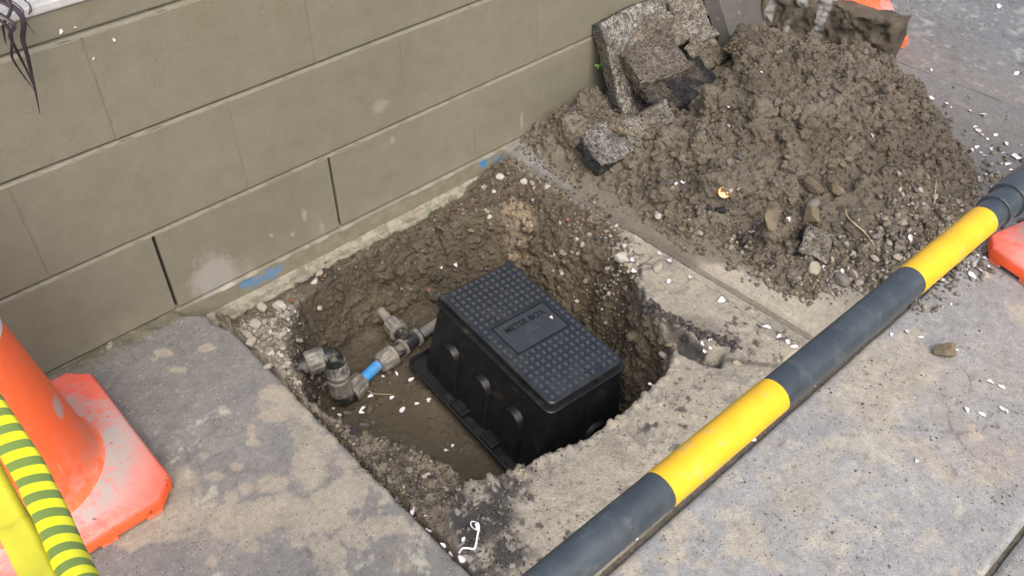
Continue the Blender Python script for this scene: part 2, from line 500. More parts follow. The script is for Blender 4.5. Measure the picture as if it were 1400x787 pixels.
# ---- two slabs in front, below the striped bar
def front_slab(y0, y1, seed, x1=2.02, x0=-0.0):
    g = Grid(x0, x1, y0, y1, 0.005)
    g.Z -= 0.003; rough_top(g, seed)
    mm = mudmask(g, [([(900, 700), (1020, 610), (1130, 505), (1230, 470), (1290, 560), (1180, 640), (1050, 760), (850, 800)], 0.16, 0.08),
                     ([(1130, 480), (1250, 450), (1300, 500), (1180, 560)], 0.3, 0.05),
                     ([(1080, 720), (1180, 740), (1170, 790), (1080, 780)], 0.1, 0.03)], -0.17)
    concrete_col(g, mm, seed + 1, grey=(0.268, 0.272, 0.270), th=0.16, f1=17, tan=(0.36, 0.335, 0.28))
    spots(g, [(1157, 686, 8, 7), (1218, 706, 11, 9), (1180, 720, 9, 8), (1202, 723, 7, 7), (1148, 770, 7, 7), (1150, 749, 13, 9), (1121, 740, 15, 11), (1259, 747, 9, 8), (1275, 733, 15, 12), (1379, 647, 8, 7), (1382, 617, 9, 8), (1334, 595, 9, 7),
              (1075, 635, 8, 6), (1087, 606, 10, 7), (1193, 676, 15, 5), (1157, 711, 15, 5), (1311, 697, 9, 7), (1140, 600, 20, 9), (1050, 650, 20, 10), (1000, 700, 26, 12)], (0.40, 0.38, 0.32), 0.6, 0.5, 45, seed + 70)
    # pale aggregate spots
    sp = sstep(0.36, 0.46, fbm(g.X, g.Y, 0.0, 32, 2, seed + 61)) * sstep(-0.1, 0.3, fbm(g.X, g.Y, 0, 4, 2, seed + 8))
    g.paint(sp * 0.5, (0.40, 0.385, 0.33))
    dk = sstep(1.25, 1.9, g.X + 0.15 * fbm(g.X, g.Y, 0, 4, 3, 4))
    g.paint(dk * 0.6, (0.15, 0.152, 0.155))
    rust = sdpoly(g.X, g.Y, pxpoly([(1310, 590), (1400, 600), (1400, 660), (1350, 640)]))
    g.paint(sstep(-0.05, 0.05, rust) * 0.25, (0.33, 0.22, 0.15))
    crack = np.abs(fbm(g.X, g.Y, 0.0, 3.2, 3, seed + 19)); 
    g.paint((1 - sstep(0.0, 0.006, crack)) * sstep(0.1, 0.3, fbm(g.X, g.Y, 0, 2.5, 2, seed + 20)) * 0.6, (0.07, 0.068, 0.06))
    sd = np.minimum(np.minimum(g.Y - y0 - 0.0022, y1 - 0.0022 - g.Y), np.minimum(x1 - g.X, g.X - x0) - 0.006)
    edge_drop(g, sd, depth=0.014, wdt=0.0022, seed=seed + 2, namp=0.0015)
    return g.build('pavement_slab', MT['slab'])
front_slab(-1.394, -0.998, 51, x0=0.052)
front_slab(-2.2, -1.3965, 71, x0=0.052)

# ---- slab under the heap, right of the hole
g = Grid(0.862, 2.03, -0.996, 0.0, 0.005)
g.Z -= 0.001; rough_top(g, 81)
mm = mudmask(g, [([(900, 300), (1010, 345), (1190, 400), (1300, 440), (1130, 520), (1100, 470), (940, 365)], 0.42, 0.03)], -0.25)
concrete_col(g, mm, 82, grey=(0.2, 0.2, 0.195), th=0.1, f1=12)
pal_ = sdpoly(g.X, g.Y, pxpoly([(935, 362), (1010, 348), (1090, 400), (1190, 410), (1240, 440), (1120, 500), (1090, 470)]))
g.paint(sstep(-0.01, 0.02, pal_ + 0.02 * fbm(g.X, g.Y, 0, 22, 4, 88)) * 0.75, (0.40, 0.365, 0.29))
smear = sdpoly(g.X, g.Y, pxpoly([(735, 215), (830, 200), (1200, 200), (1180, 380), (1085, 402), (1010, 368), (955, 358), (925, 372), (880, 330), (800, 270)]))
g.paint(sstep(-0.012, 0.012, smear + 0.012 * fbm(g.X, g.Y, 0, 30, 3, 8)) * 0.9, (0.155, 0.135, 0.10))
g.Z += 0.004 * sstep(-0.01, 0.02, smear)
dirt = sdpoly(g.X, g.Y, pxpoly([(1290, 130), (1400, 180), (1400, 300), (1300, 420), (1150, 430)]))
g.paint(sstep(-0.1, 0.1, dirt + 0.08 * fbm(g.X, g.Y, 0, 12, 4, 3)) * 0.55, (0.18, 0.16, 0.125))
dk = sstep(1.2, 1.6, g.X + 0.1 * fbm(g.X, g.Y, 0, 5, 3, 4)); g.paint(dk * 0.45, (0.16, 0.162, 0.165))
# trowelled border strip and its arris
st = g.X - 0.905 - 0.004 * fbm(g.X, g.Y, 0, 10, 3, 99)
g.Z -= 0.010 * (1 - sstep(0.888, 0.892, g.X + 0.002 * fbm(g.X, g.Y, 0, 40, 3, 98)))
g.paint((1 - sstep(0.882, 0.890, g.X)) * 0.75, (0.12, 0.108, 0.09))
edge_drop(g, np.minimum(np.minimum(g.X - 0.868, 2.024 - g.X), np.minimum(g.Y + 0.990, 0.2)), seed=83, namp=0.0025)
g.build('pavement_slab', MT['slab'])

fill = obj('joint_dirt', pymesh('joint_dirt', [(-0.02, -2.2, -0.0125), (2.03, -2.2, -0.0125), (2.03, -0.985, -0.0125), (0.0, -0.985, -0.0125)], [(0, 1, 2, 3)], flat_mat('joint_grit', (0.10, 0.09, 0.07), 0.9, 0.3, 0.5, 200)))
tag(fill, kind='structure')

# ---- road beyond the seam
g = Grid(2.026, 4.2, -2.4, 2.2, 0.010)
g.Z += -0.006 + 0.001 * fbm(g.X, g.Y, 0, 30, 3, 5) - 0.01 * sstep(0, 2, g.X - 2.03)
g.col[:] = (0.165, 0.175, 0.186)
g.col *= (1 + 0.15 * fbm(g.X, g.Y, 0, 6, 4, 7))[..., None]
g.paint(sstep(0.34, 0.46, fbm(g.X * 1.0, g.Y, 0, 48, 2, 15)) * 0.5, (0.38, 0.385, 0.375))
g.paint(sstep(0.35, 0.5, fbm(g.X, g.Y, 0, 60, 2, 16)) * 0.5, (0.07, 0.07, 0.07))
g.paint((1 - sstep(0.0, 0.35, g.X - 2.03 + 0.08 * fbm(g.X, g.Y, 0, 5, 3, 2))) * 0.4, (0.24, 0.21, 0.17))
g.build('road', MT['slab'])
far = obj('road', pymesh('road_far', [(4.2, -60, -0.02), (60, -60, -0.02), (60, 60, -0.02), (4.2, 60, -0.02)], [(0, 1, 2, 3)], flat_mat('asphalt', (0.15, 0.15, 0.15), 0.85)))
tag(far, kind='structure')
pav = obj('pavement', pymesh('pavement_far', [(-40, -40, -0.045), (2.02, -40, -0.045), (2.02, -2.1, -0.045), (-40, -2.1, -0.045), (-1.7, -2.1, -0.045), (-1.7, 0, -0.045), (-40, 0, -0.045)],
          [(0, 1, 2, 3), (3, 4, 5, 6)], flat_mat('far_concrete', GREY, 0.85)))
tag(pav, kind='structure')

# ---- helpers that turn a height field plus loose lumps into one uneven solid skin
def ico(sub):
    import bmesh
    bm = bmesh.new(); bmesh.ops.create_icosphere(bm, subdivisions=sub, radius=1.0)
    V = np.array([v.co[:] for v in bm.verts]); F = np.array([[v.index for v in f.verts] for f in bm.faces]); bm.free()
    return V, F
ICO = {k: ico(k) for k in (1, 2, 3, 4)}

def rock_shape(sub, seed, cuts=7, amp=0.16, flat=0.75, f=1.6, cutd=(0.55, 0.9)):
    V, F = ICO[sub]; V = V.copy(); g = np.random.default_rng(seed)
    V = V * (1 + amp * fbm(V[:, 0] + seed * 3.1, V[:, 1], V[:, 2], f, 3, seed))[:, None]
    for _ in range(cuts):
        n = g.normal(size=3); n /= np.linalg.norm(n); d = g.uniform(*cutd)
        k = V @ n - d; k = np.maximum(k, 0); V = V - n[None] * k[:, None] * 0.93
    if sub >= 3:
        V = V * (1 + 0.035 * fbm(V[:, 0], V[:, 1], V[:, 2], 7, 3, seed + 5))[:, None]
    s = np.array([1.0, g.uniform(0.72, 0.95), flat * g.uniform(0.8, 1.1)])
    return V * s, F

def rmats(n, g):
    """n random rotation matrices"""
    q = g.normal(size=(n, 4)); q /= np.linalg.norm(q, axis=1, keepdims=True)
    w_, x, y, z = q.T
    return np.stack([np.stack([1 - 2 * (y * y + z * z), 2 * (x * y - z * w_), 2 * (x * z + y * w_)], -1),
                     np.stack([2 * (x * y + z * w_), 1 - 2 * (x * x + z * z), 2 * (y * z - x * w_)], -1),
                     np.stack([2 * (x * z - y * w_), 2 * (y * z + x * w_), 1 - 2 * (x * x + y * y)], -1)], 1)

def zone_points(n, poly, soft=0.0, bias=None, seed=0, clump=0.0):
    g = np.random.default_rng(seed); P = np.array(poly); lo, hi = P.min(0), P.max(0); out = []
    while len(out) < n:
        c = g.uniform(lo, hi, size=(n * 4, 2))
        if clump > 0:
            k = fbm(c[:, 0], c[:, 1], seed * 1.0, 14, 2, seed); c = c[g.random(len(c)) < np.clip(0.5 + k * clump, 0.02, 1)]
        s_ = sdpoly(c[:, 0], c[:, 1], poly) + soft * g.normal(size=len(c))
        c = c[s_ > 0]
        out += list(c)
        if len(c) == 0: break
    return np.array(out[:n])

def lumps(P, r0, r1, sub, seed, emb, pw=2.0, cuts=4, amp=0.35, flat=0.8, zf=None):
    """closed lump meshes at points P on the height function zf; returns triangles"""
    g = np.random.default_rng(seed + 500); n = len(P)
    var = [rock_shape(sub, seed * 10 + k, cuts, amp, flat) for k in range(9)]
    which = g.integers(0, 9, n); r = r0 * (r1 / r0) ** (g.random(n) ** pw); R = rmats(n, g); z = zf(P[:, 0], P[:, 1])
    VV, FF = [], []; off = 0
    for k in range(9):
        ids = np.where(which == k)[0]
        if len(ids) == 0: continue
        V, F = var[k]; W = np.einsum('nij,vj->nvi', R[ids], V) * r[ids][:, None, None]
        W[:, :, 0] += P[ids, 0][:, None]; W[:, :, 1] += P[ids, 1][:, None]; W[:, :, 2] += (z[ids] + r[ids] * (0.62 - emb))[:, None]
        VV.append(W.reshape(-1, 3)); FF.append((F[None] + (off + np.arange(len(ids)) * len(V))[:, None, None]).reshape(-1, 3)); off += len(ids) * len(V)
    return np.concatenate(VV), np.concatenate(FF)

def solid(g, bottom):
    """close the height field downwards, as triangles"""
    idx = -np.ones(g.X.shape, int); use = np.zeros(g.X.shape, bool)
    fm = g.mask[:-1, :-1] & g.mask[1:, :-1] & g.mask[:-1, 1:] & g.mask[1:, 1:]
    for a in (0, 1):
        for b in (0, 1): use[a:g.ny - 1 + a, b:g.nx - 1 + b] |= fm
    idx[use] = np.arange(use.sum()); n = int(use.sum())
    Q = np.stack([idx[:-1, :-1][fm], idx[:-1, 1:][fm], idx[1:, 1:][fm], idx[1:, :-1][fm]], -1)
    V = np.stack([g.X, g.Y, g.Z], -1)[use]; B = V.copy(); B[:, 2] = bottom
    E = np.concatenate([Q[:, [0, 1]], Q[:, [1, 2]], Q[:, [2, 3]], Q[:, [3, 0]]]); key = E[:, 0] * (n + 1) + E[:, 1]; rev = E[:, 1] * (n + 1) + E[:, 0]
    bd = E[~np.isin(rev, key)]
    S = np.stack([bd[:, 1], bd[:, 0], bd[:, 0] + n, bd[:, 1] + n], -1)
    A = np.concatenate([Q, Q[:, ::-1] + n, S])
    return np.concatenate([V, B]), np.concatenate([A[:, [0, 1, 2]], A[:, [0, 2, 3]]])

def skin(g, name, mat, parts, bottom, voxel, cut, disp, kind='structure', label=None, cat=None, colf=None):
    VV, FF = [], []; off = 0
    for V, F in parts:
        VV.append(V); FF.append(F + off); off += len(V)
    me = npmesh('raw', np.concatenate(VV), np.concatenate(FF), mat); o = obj('raw', me)
    m = o.modifiers.new('remesh', 'REMESH'); m.mode = 'VOXEL'; m.voxel_size = voxel; m.adaptivity = 0
    bpy.context.view_layer.update()
    r = bpy.data.meshes.new_from_object(o.evaluated_get(bpy.context.evaluated_depsgraph_get()))
    bpy.data.objects.remove(o, do_unlink=True)
    n = len(r.vertices); V = np.empty(n * 3); r.vertices.foreach_get('co', V); V = V.reshape(-1, 3)
    Nn = np.empty(n * 3); r.vertices.foreach_get('normal', Nn); Nn = Nn.reshape(-1, 3)
    Q = np.empty(len(r.loops), np.int32); r.loops.foreach_get('vertex_index', Q); Q = Q.reshape(-1, 4)
    keep = (V[:, 2] > cut(V[:, 0], V[:, 1])); fk = keep[Q].all(1); Q = Q[fk]
    used = np.zeros(n, bool); used[Q.ravel()] = True; remap = -np.ones(n, int); remap[used] = np.arange(used.sum()); V = V[used]; Nn = Nn[used]; Q = remap[Q]
    i = np.clip(((V[:, 0] - g.x0) / g.d).round().astype(int), 0, g.nx - 1); j = np.clip(((V[:, 1] - g.y0) / g.d).round().astype(int), 0, g.ny - 1)
    col = g.col[j, i]; dw = g.dw[j, i] if hasattr(g, 'dw') else 1.0
    d = disp(V) * dw; V = V + Nn * d[:, None]
    if colf: col = colf(V, Nn, col, d)
    o = obj(name, npmesh(name, V, Q, mat, np.clip(col, 0.01, 0.85)))
    tag(o, label, cat, None, kind); GRIDS.append(g); bpy.data.meshes.remove(r)
    # the height function stones and petals are set down on follows the finished skin
    k = np.lexsort((V[:, 2],)); ii = i[k]; jj = j[k]; Zn = np.full(g.X.shape, -9.0); Zn[jj, ii] = V[k, 2]
    g.Z = np.where(Zn > -8, np.maximum(Zn, g.Z - 0.01), g.Z)
    return o
def billow(V, f, seed, o=2):
    return np.abs(fbm(V[:, 0], V[:, 1], V[:, 2], f, o, seed)) * 2 - 0.45

# ---- the dug bay: hole, rubble margins, broken concrete in front
g = Grid(0.047, 0.872, -0.998, -0.012, 0.0026)
X, Y = g.X, g.Y
RIM = [((400, 505), .035), ((418, 540), .03), ((470, 572), .045), ((520, 588), .045), ((560, 605), .05), ((600, 625), .05), ((636, 652), .03),
       ((700, 641), .02), ((760, 615), .02), ((835, 575), .025), ((890, 530), .03), ((912, 500), .05), ((925, 462), .06), ((895, 432), .07), ((876, 405), .07),
       ((868, 375), .09), ((840, 345), .13), ((790, 315), .18), ((740, 290), .20), ((690, 285), .20), ((620, 300), .13), ((560, 322), .06), ((500, 352), .035), ((450, 385), .03), ((412, 415), .03), ((385, 450), .035)]
def rimz(p):
    return -0.05 if (p[1] <= 300 or (p[1] < 420 and p[0] < 700)) else (-0.03 if p[1] < 350 and p[0] < 850 else 0.0)
rim = [tuple(gp(r[0][0], r[0][1], rimz(r[0]))[:2]) for r in RIM]; rw = [r[1] for r in RIM]
wx = X + 0.010 * fbm(X, Y, 0, 22, 4, 101); wy = Y + 0.010 * fbm(X, Y, 3, 22, 4, 102)
sd, wv = sdpoly(wx, wy, rim, rw)
t = np.clip(sd / wv, 0, 1)
prof = t ** 0.8 * (1 - 0.0) ; prof = np.where(wv > 0.1, t * t * (3 - 2 * t), prof)
FLOOR = -0.262 + 0.03 * sstep(-0.75, -0.25, Y)
inn = FLOOR * prof
# level of the ground around the rim
g.Z = np.where(sd > 0, inn, 0.0)
out = np.zeros_like(X) - 0.004
back = sdpoly(X, Y, [(0.06, 0.05), (0.06, -0.09), (0.12, -0.13), (0.3, -0.13), (0.5, -0.16), (0.62, -0.24), (0.74, -0.42), (0.80, -0.50), (0.862, -0.42), (0.862, 0.05)])
left = sdpoly(X, Y, pxpoly([(300, 420), (330, 400), (400, 370), (440, 400), (410, 520), (480, 560), (560, 590), (640, 652), (600, 690), (640, 800), (600, 800), (440, 590)]))
out -= 0.022 * sstep(-0.01, 0.02, left) * (1 - sstep(-0.02, 0.03, back))
out -= 0.048 * sstep(-0.02, 0.03, back) * (1 - 0.7 * sstep(0.70, 0.86, X))
chunk = sdpoly(wx, wy, pxpoly([(872, 365), (898, 350), (960, 385), (1010, 420), (1100, 475), (1060, 500), (985, 490), (950, 465), (905, 435), (880, 410)]))
cm = sstep(-0.004, 0.004, chunk)
gapm = sdpoly(wx, wy, pxpoly([(905, 438), (950, 462), (990, 482), (985, 500), (950, 490), (925, 480)]))
out = out * (1 - cm) + 0.003 * cm
out -= 0.03 * sstep(-0.004, 0.012, gapm)
g.Z = g.Z + out * (1 - sstep(0.0, 0.03, sd))
soilm = np.maximum(np.maximum(sstep(-0.01, 0.01, sd), sstep(-0.01, 0.01, left)), sstep(-0.01, 0.015, back)) * (1 - cm)
frontm = (1 - soilm)
wall_m = sstep(0.0, 0.02, sd) * (1 - sstep(0.9, 1.0, t))
floor_m = sstep(0.85, 1.0, t)
# broken edge of the concrete crust: a dip right at the rim
g.Z += 0.010 * fbm(X, Y, 0, 11, 3, 110) * soilm * (1 - 0.6 * floor_m)
lumpw = np.clip(soilm * (1 - 0.93 * floor_m) * (1 - 0.9 * wall_m) * 0.95 + 0.01, 0, 1)
g.bumps(900, 0.010, 0.022, 0.5, lumpw, seed=5, emb=0.6)
g.bumps(9000, 0.004, 0.011, 0.85, lumpw, seed=6, emb=0.3)
g.bumps(9000, 0.0025, 0.005, 0.9, np.clip(lumpw * (1 - wall_m * 0.5), 0, 1), seed=7, warp=0.001)
g.Z += 0.0012 * fbm(X, Y, 0, 80, 3, 120) + 0.0035 * fbm(X, Y, 0, 9, 3, 121) * floor_m
g.Z += frontm * 0.0022 * np.maximum(fbm(X, Y, 0, 50, 4, 131), -0.2)
g.dw = 0.10 + 0.9 * np.clip(wall_m + 0.5 * soilm * (1 - floor_m) + 0.12 * floor_m, 0, 1)
# colours
v = fbm(X, Y, g.Z, 14, 4, 140)
g.col = np.array(SOIL) * (1 + 0.35 * v[..., None])
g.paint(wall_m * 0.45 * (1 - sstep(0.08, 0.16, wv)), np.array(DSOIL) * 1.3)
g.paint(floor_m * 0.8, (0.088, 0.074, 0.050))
g.paint(floor_m * sstep(0.1, 0.4, fbm(X, Y, 0, 13, 3, 141)) * 0.5, (0.11, 0.094, 0.065))
g.paint(sstep(0.1, 0.45, fbm(X, Y, 0, 18, 3, 142)) * wall_m * 0.5, (0.14, 0.118, 0.08))
mud2 = 0.22 + 0 * X
cc = Grid.__new__(Grid); cc.X, cc.Y = X, Y; cc.col = np.zeros(X.shape + (3,))
concrete_col(cc, mud2, 150, grey=(0.265, 0.25, 0.215), th=0.06, f1=14, tan=(0.39, 0.355, 0.285))
dk1 = sdpoly(wx, wy, pxpoly([(612, 672), (640, 655), (700, 643), (745, 625), (735, 650), (700, 690), (690, 720), (720, 760), (715, 800), (640, 800), (610, 740)]))
dk2 = sdpoly(wx, wy, pxpoly([(835, 585), (870, 590), (860, 620), (830, 610)]))
dk3 = sdpoly(wx, wy, pxpoly([(925, 440), (985, 440), (1040, 480), (1020, 500), (960, 490)]))
dkn = fbm(X, Y, 0, 34, 4, 152)
for dkk, k in ((dk1, 0.95), (dk2, 0.5), (dk3, 0.35)):
    cc.paint(sstep(-0.03, 0.02, dkk + 0.022 * fbm(X, Y, 0, 26, 4, 153)) * sstep(-0.5, 0.1, dkn) * k, np.array(TAR) * 1.3)
cc.paint(sstep(0.3, 0.5, fbm(X, Y, 0, 70, 3, 155)) * sstep(-0.1, 0.3, fbm(X, Y, 0, 6, 3, 156)) * 0.8, TAR)
cc.paint(sstep(-0.03, 0.02, dk1) * sstep(0.35, 0.5, fbm(X, Y, 0, 95, 2, 157)) * 0.8, (0.4, 0.38, 0.34))
fm_ = frontm[..., None]
g.col = g.col * (1 - fm_) + cc.col * fm_
# margins
lf = sstep(-0.006, 0.012, left) * (1 - sstep(-0.004, 0.012, sd))
g.paint(lf * 0.9, (0.20, 0.178, 0.14))
g.paint(lf * sstep(-0.05, 0.25, fbm(X, Y, 0, 24, 4, 160)) * 0.75 * sstep(-0.45, -0.5, Y), (0.07, 0.062, 0.052))
g.paint(lf * sstep(-0.2, 0.2, fbm(X, Y, 0, 15, 4, 161)) * 0.8 * sstep(-0.42, -0.36, Y), PALE)
bk = sstep(-0.006, 0.015, back)
g.paint(bk * 0.7, (0.115, 0.096, 0.068))
g.paint(bk * sstep(0.0, 0.3, fbm(X, Y, 0, 13, 4, 162)) * (1 - sstep(0.55, 0.75, X)) * 0.85, (0.06, 0.053, 0.045))
tanp = sdpoly(wx, wy, pxpoly([(685, 270), (705, 262), (728, 285), (720, 305), (695, 300)]))
g.paint(sstep(-0.01, 0.006, tanp) * 0.9, (0.27, 0.215, 0.15))
# dark torn bitumen edge
ring = np.exp(-((sd + 0.002) / 0.007) ** 2)
g.paint(sstep(0.0, 0.01, gapm) * 0.85 * sstep(-0.4, 0.1, dkn), TAR)
g.paint(np.exp(-((chunk) / 0.006) ** 2) * sstep(-0.3, 0.1, dkn) * 0.8 * (X < 0.8) * (1 - sstep(0.0, 0.01, chunk)), TAR)
g.paint(np.exp(-((sd - 0.010) / 0.008) ** 2) * 0.6 * (Y < -0.72), (0.3, 0.26, 0.19))
g.Z -= 0.012 * sstep(-0.06, -0.03, Y)
g.Z -= 0.025 * (1 - sstep(0.056, 0.066, X)) * sstep(-0.86, -0.80, Y)
jn = np.minimum(np.minimum(X - 0.052, 0.867 - X), Y + 0.992)
g.Z -= 0.02 * (1 - sstep(-0.004, 0.004, jn)); g.paint((1 - sstep(-0.004, 0.006, jn)) * 0.7, (0.09, 0.08, 0.065))
zf = lambda x, y: g.h(x, y)
wallz = sdpoly(X, Y, rim)
GB = g
def hpts(n, seed, wallonly=True):
    P = zone_points(n * 3, [(0.05, -0.85), (0.85, -0.85), (0.85, -0.02), (0.05, -0.02)], seed=seed)
    i = np.clip(((P[:, 0] - GB.x0) / GB.d).round().astype(int), 0, GB.nx - 1); j = np.clip(((P[:, 1] - GB.y0) / GB.d).round().astype(int), 0, GB.ny - 1)
    return P[(wall_m[j, i] > 0.5)][:n]
def rimpts(n, seed):
    P = zone_points(n * 12, [(0.05, -0.85), (0.85, -0.85), (0.85, -0.05), (0.05, -0.05)], seed=seed)
    i = np.clip(((P[:, 0] - GB.x0) / GB.d).round().astype(int), 0, GB.nx - 1); j = np.clip(((P[:, 1] - GB.y0) / GB.d).round().astype(int), 0, GB.ny - 1)
    return P[np.abs(sd[j, i] + 0.004) < 0.012][:n]
pr = [solid(g, -0.36), lumps(rimpts(330, 35), 0.004, 0.013, 2, 35, 0.55, 1.8, zf=zf), lumps(hpts(150, 31), 0.010, 0.024, 2, 31, 0.62, zf=zf), lumps(hpts(700, 32), 0.005, 0.011, 2, 32, 0.5, zf=zf)]
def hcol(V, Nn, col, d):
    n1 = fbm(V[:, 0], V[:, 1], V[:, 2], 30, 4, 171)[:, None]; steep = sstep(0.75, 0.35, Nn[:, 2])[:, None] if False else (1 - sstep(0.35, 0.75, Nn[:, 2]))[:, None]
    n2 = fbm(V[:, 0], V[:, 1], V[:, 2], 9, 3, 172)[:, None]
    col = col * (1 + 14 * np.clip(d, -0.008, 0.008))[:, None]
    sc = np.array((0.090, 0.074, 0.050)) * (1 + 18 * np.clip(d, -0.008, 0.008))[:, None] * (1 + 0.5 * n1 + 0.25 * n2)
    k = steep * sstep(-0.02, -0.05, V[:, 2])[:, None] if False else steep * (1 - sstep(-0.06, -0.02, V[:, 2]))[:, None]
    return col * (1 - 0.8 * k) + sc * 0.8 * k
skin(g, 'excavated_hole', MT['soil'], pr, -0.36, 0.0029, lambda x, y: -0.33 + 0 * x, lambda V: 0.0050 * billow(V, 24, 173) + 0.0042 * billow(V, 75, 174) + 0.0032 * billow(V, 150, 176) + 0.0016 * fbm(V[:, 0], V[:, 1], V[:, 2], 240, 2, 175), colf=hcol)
BAY = g

# ---- soil heap
g = Grid(0.865, 1.99, -0.985, 0.0, 0.0032)
X, Y = g.X, g.Y
foot = [(0.93, 0.02), (0.925, -0.10), (0.93, -0.18), (0.905, -0.24)] + pxpoly([(835, 268), (860, 288), (880, 312), (903, 322), (942, 336), (985, 344), (1018, 350), (1036, 372), (1087, 400), (1108, 408), (1138, 392), (1181, 398), (1240, 420), (1300, 395)]) + \
       [(1.40, -0.95), (1.52, -0.93), (1.66, -0.86), (1.76, -0.75), (1.86, -0.64), (1.93, -0.5), (1.95, -0.3), (1.95, 0.02)]
wx = X + 0.014 * fbm(X, Y, 0, 16, 4, 201); wy = Y + 0.014 * fbm(X, Y, 3, 16, 4, 202)
sd = sdpoly(wx, wy, foot)
ridge = 0.146 * np.exp(-(((X - 1.475) / 0.34) ** 2 + ((Y + 0.45) / 0.30) ** 2) ** 1.4)
low = 0.055 * np.exp(-(((X - 1.02) / 0.12) ** 2 + ((Y + 0.10) / 0.11) ** 2)) + 0.05 * np.exp(-(((X - 1.15) / 0.2) ** 2 + ((Y + 0.42) / 0.16) ** 2))
low += 0.03 * np.exp(-(((X - 1.6) / 0.2) ** 2 + ((Y + 0.15) / 0.12) ** 2))
hh = (ridge + low + 0.022) * sstep(0.0, 0.10, sd) + 0.012 * sstep(0.0, 0.012, sd)
hh *= 1 - 0.85 * np.exp(-((X - 1.30) / 0.19) ** 2 - ((Y + 0.20) / 0.11) ** 2)
hh += 0.018 * fbm(X, Y, 0, 7, 3, 205) * sstep(0.02, 0.12, sd)
g.Z = hh - 0.012
inside = sstep(-0.002, 0.01, sd)
skirt = 1 - sstep(0.0, 0.12, sd)
g.bumps(1500, 0.010, 0.022, 0.6, inside, seed=12, emb=0.45, warp=0.008, wf=55)
v = fbm(X, Y, g.Z, 12, 4, 210)
HEAPC = (0.140, 0.122, 0.094)
g.col = np.array(HEAPC) * (1 + 0.22 * v[..., None])
g.paint(sstep(0.1, 0.5, fbm(X, Y, 0, 8, 3, 211)) * 0.5, (0.082, 0.068, 0.048))
g.paint(sstep(0.15, 0.5, fbm(X, Y, 3, 20, 3, 212)) * 0.4, (0.15, 0.127, 0.094))
g.paint(sstep(1.25, 1.6, X - 0.5 * Y + 0.1 * v) * 0.35, (0.085, 0.070, 0.05))  # right flank, away from the sun: its shade put into the colour
g.mask = sd > -0.008
g.dw = 0.3 + 0.7 * sstep(0.0, 0.05, sd)
core = [(1.0, -0.05), (0.98, -0.3), (0.96, -0.45), (1.0, -0.62), (1.1, -0.76), (1.3, -0.86), (1.5, -0.85), (1.66, -0.75), (1.8, -0.6), (1.88, -0.3), (1.85, -0.03)]
zf = lambda x, y: g.h(x, y)
pr = [solid(g, -0.06), lumps(zone_points(400, core, 0.01, seed=1), 0.016, 0.050, 3, 41, 0.55, 2.0, zf=zf), lumps(zone_points(1900, foot, 0.006, seed=2, clump=0.8), 0.007, 0.016, 2, 42, 0.45, zf=zf)]
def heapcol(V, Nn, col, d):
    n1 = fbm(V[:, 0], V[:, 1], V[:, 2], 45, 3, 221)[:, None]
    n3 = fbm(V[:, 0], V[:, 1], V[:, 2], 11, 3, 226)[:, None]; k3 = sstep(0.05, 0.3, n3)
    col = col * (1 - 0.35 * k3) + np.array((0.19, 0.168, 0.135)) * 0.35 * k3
    return col * (1 + 0.30 * n1) * (1 + 26 * np.clip(d, -0.008, 0.008))[:, None]  # creases darkened, lumps lightened: crevice shade put into the colour
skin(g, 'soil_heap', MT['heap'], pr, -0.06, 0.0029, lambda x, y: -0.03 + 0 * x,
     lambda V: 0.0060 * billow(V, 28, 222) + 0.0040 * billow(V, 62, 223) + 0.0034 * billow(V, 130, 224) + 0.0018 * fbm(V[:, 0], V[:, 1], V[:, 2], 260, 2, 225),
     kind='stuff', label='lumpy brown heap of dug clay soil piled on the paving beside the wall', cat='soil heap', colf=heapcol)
HEAP = g
HEAP_FOOT = foot

# ------------------------------------------------------------------ block wall
def blob(nt, centre, radii, amp=0.25, sc=30, soft=0.25):
    g_ = nt.nodes.get('geo') or N(nt, 'ShaderNodeNewGeometry', name='geo')
    a = N(nt, 'ShaderNodeVectorMath', operation='SUBTRACT'); nt.links.new(g_.outputs['Position'], a.inputs[0]); a.inputs[1].default_value = tuple(centre)
    d = N(nt, 'ShaderNodeVectorMath', operation='DIVIDE'); nt.links.new(a.outputs[0], d.inputs[0]); d.inputs[1].default_value = radii
    l = N(nt, 'ShaderNodeVectorMath', operation='LENGTH'); nt.links.new(d.outputs[0], l.inputs[0])
    n = noise(nt, sc, 5, 0.65, vec=g_.outputs['Position'])
    v = math_(nt, 'ADD', l.outputs['Value'], math_(nt, 'MULTIPLY', math_(nt, 'SUBTRACT', n, 0.5), amp * 4))
    return ramp(nt, v, [(1 - soft if 1 - soft > 0 else 0, 1.0), (1.0, 0.0)])

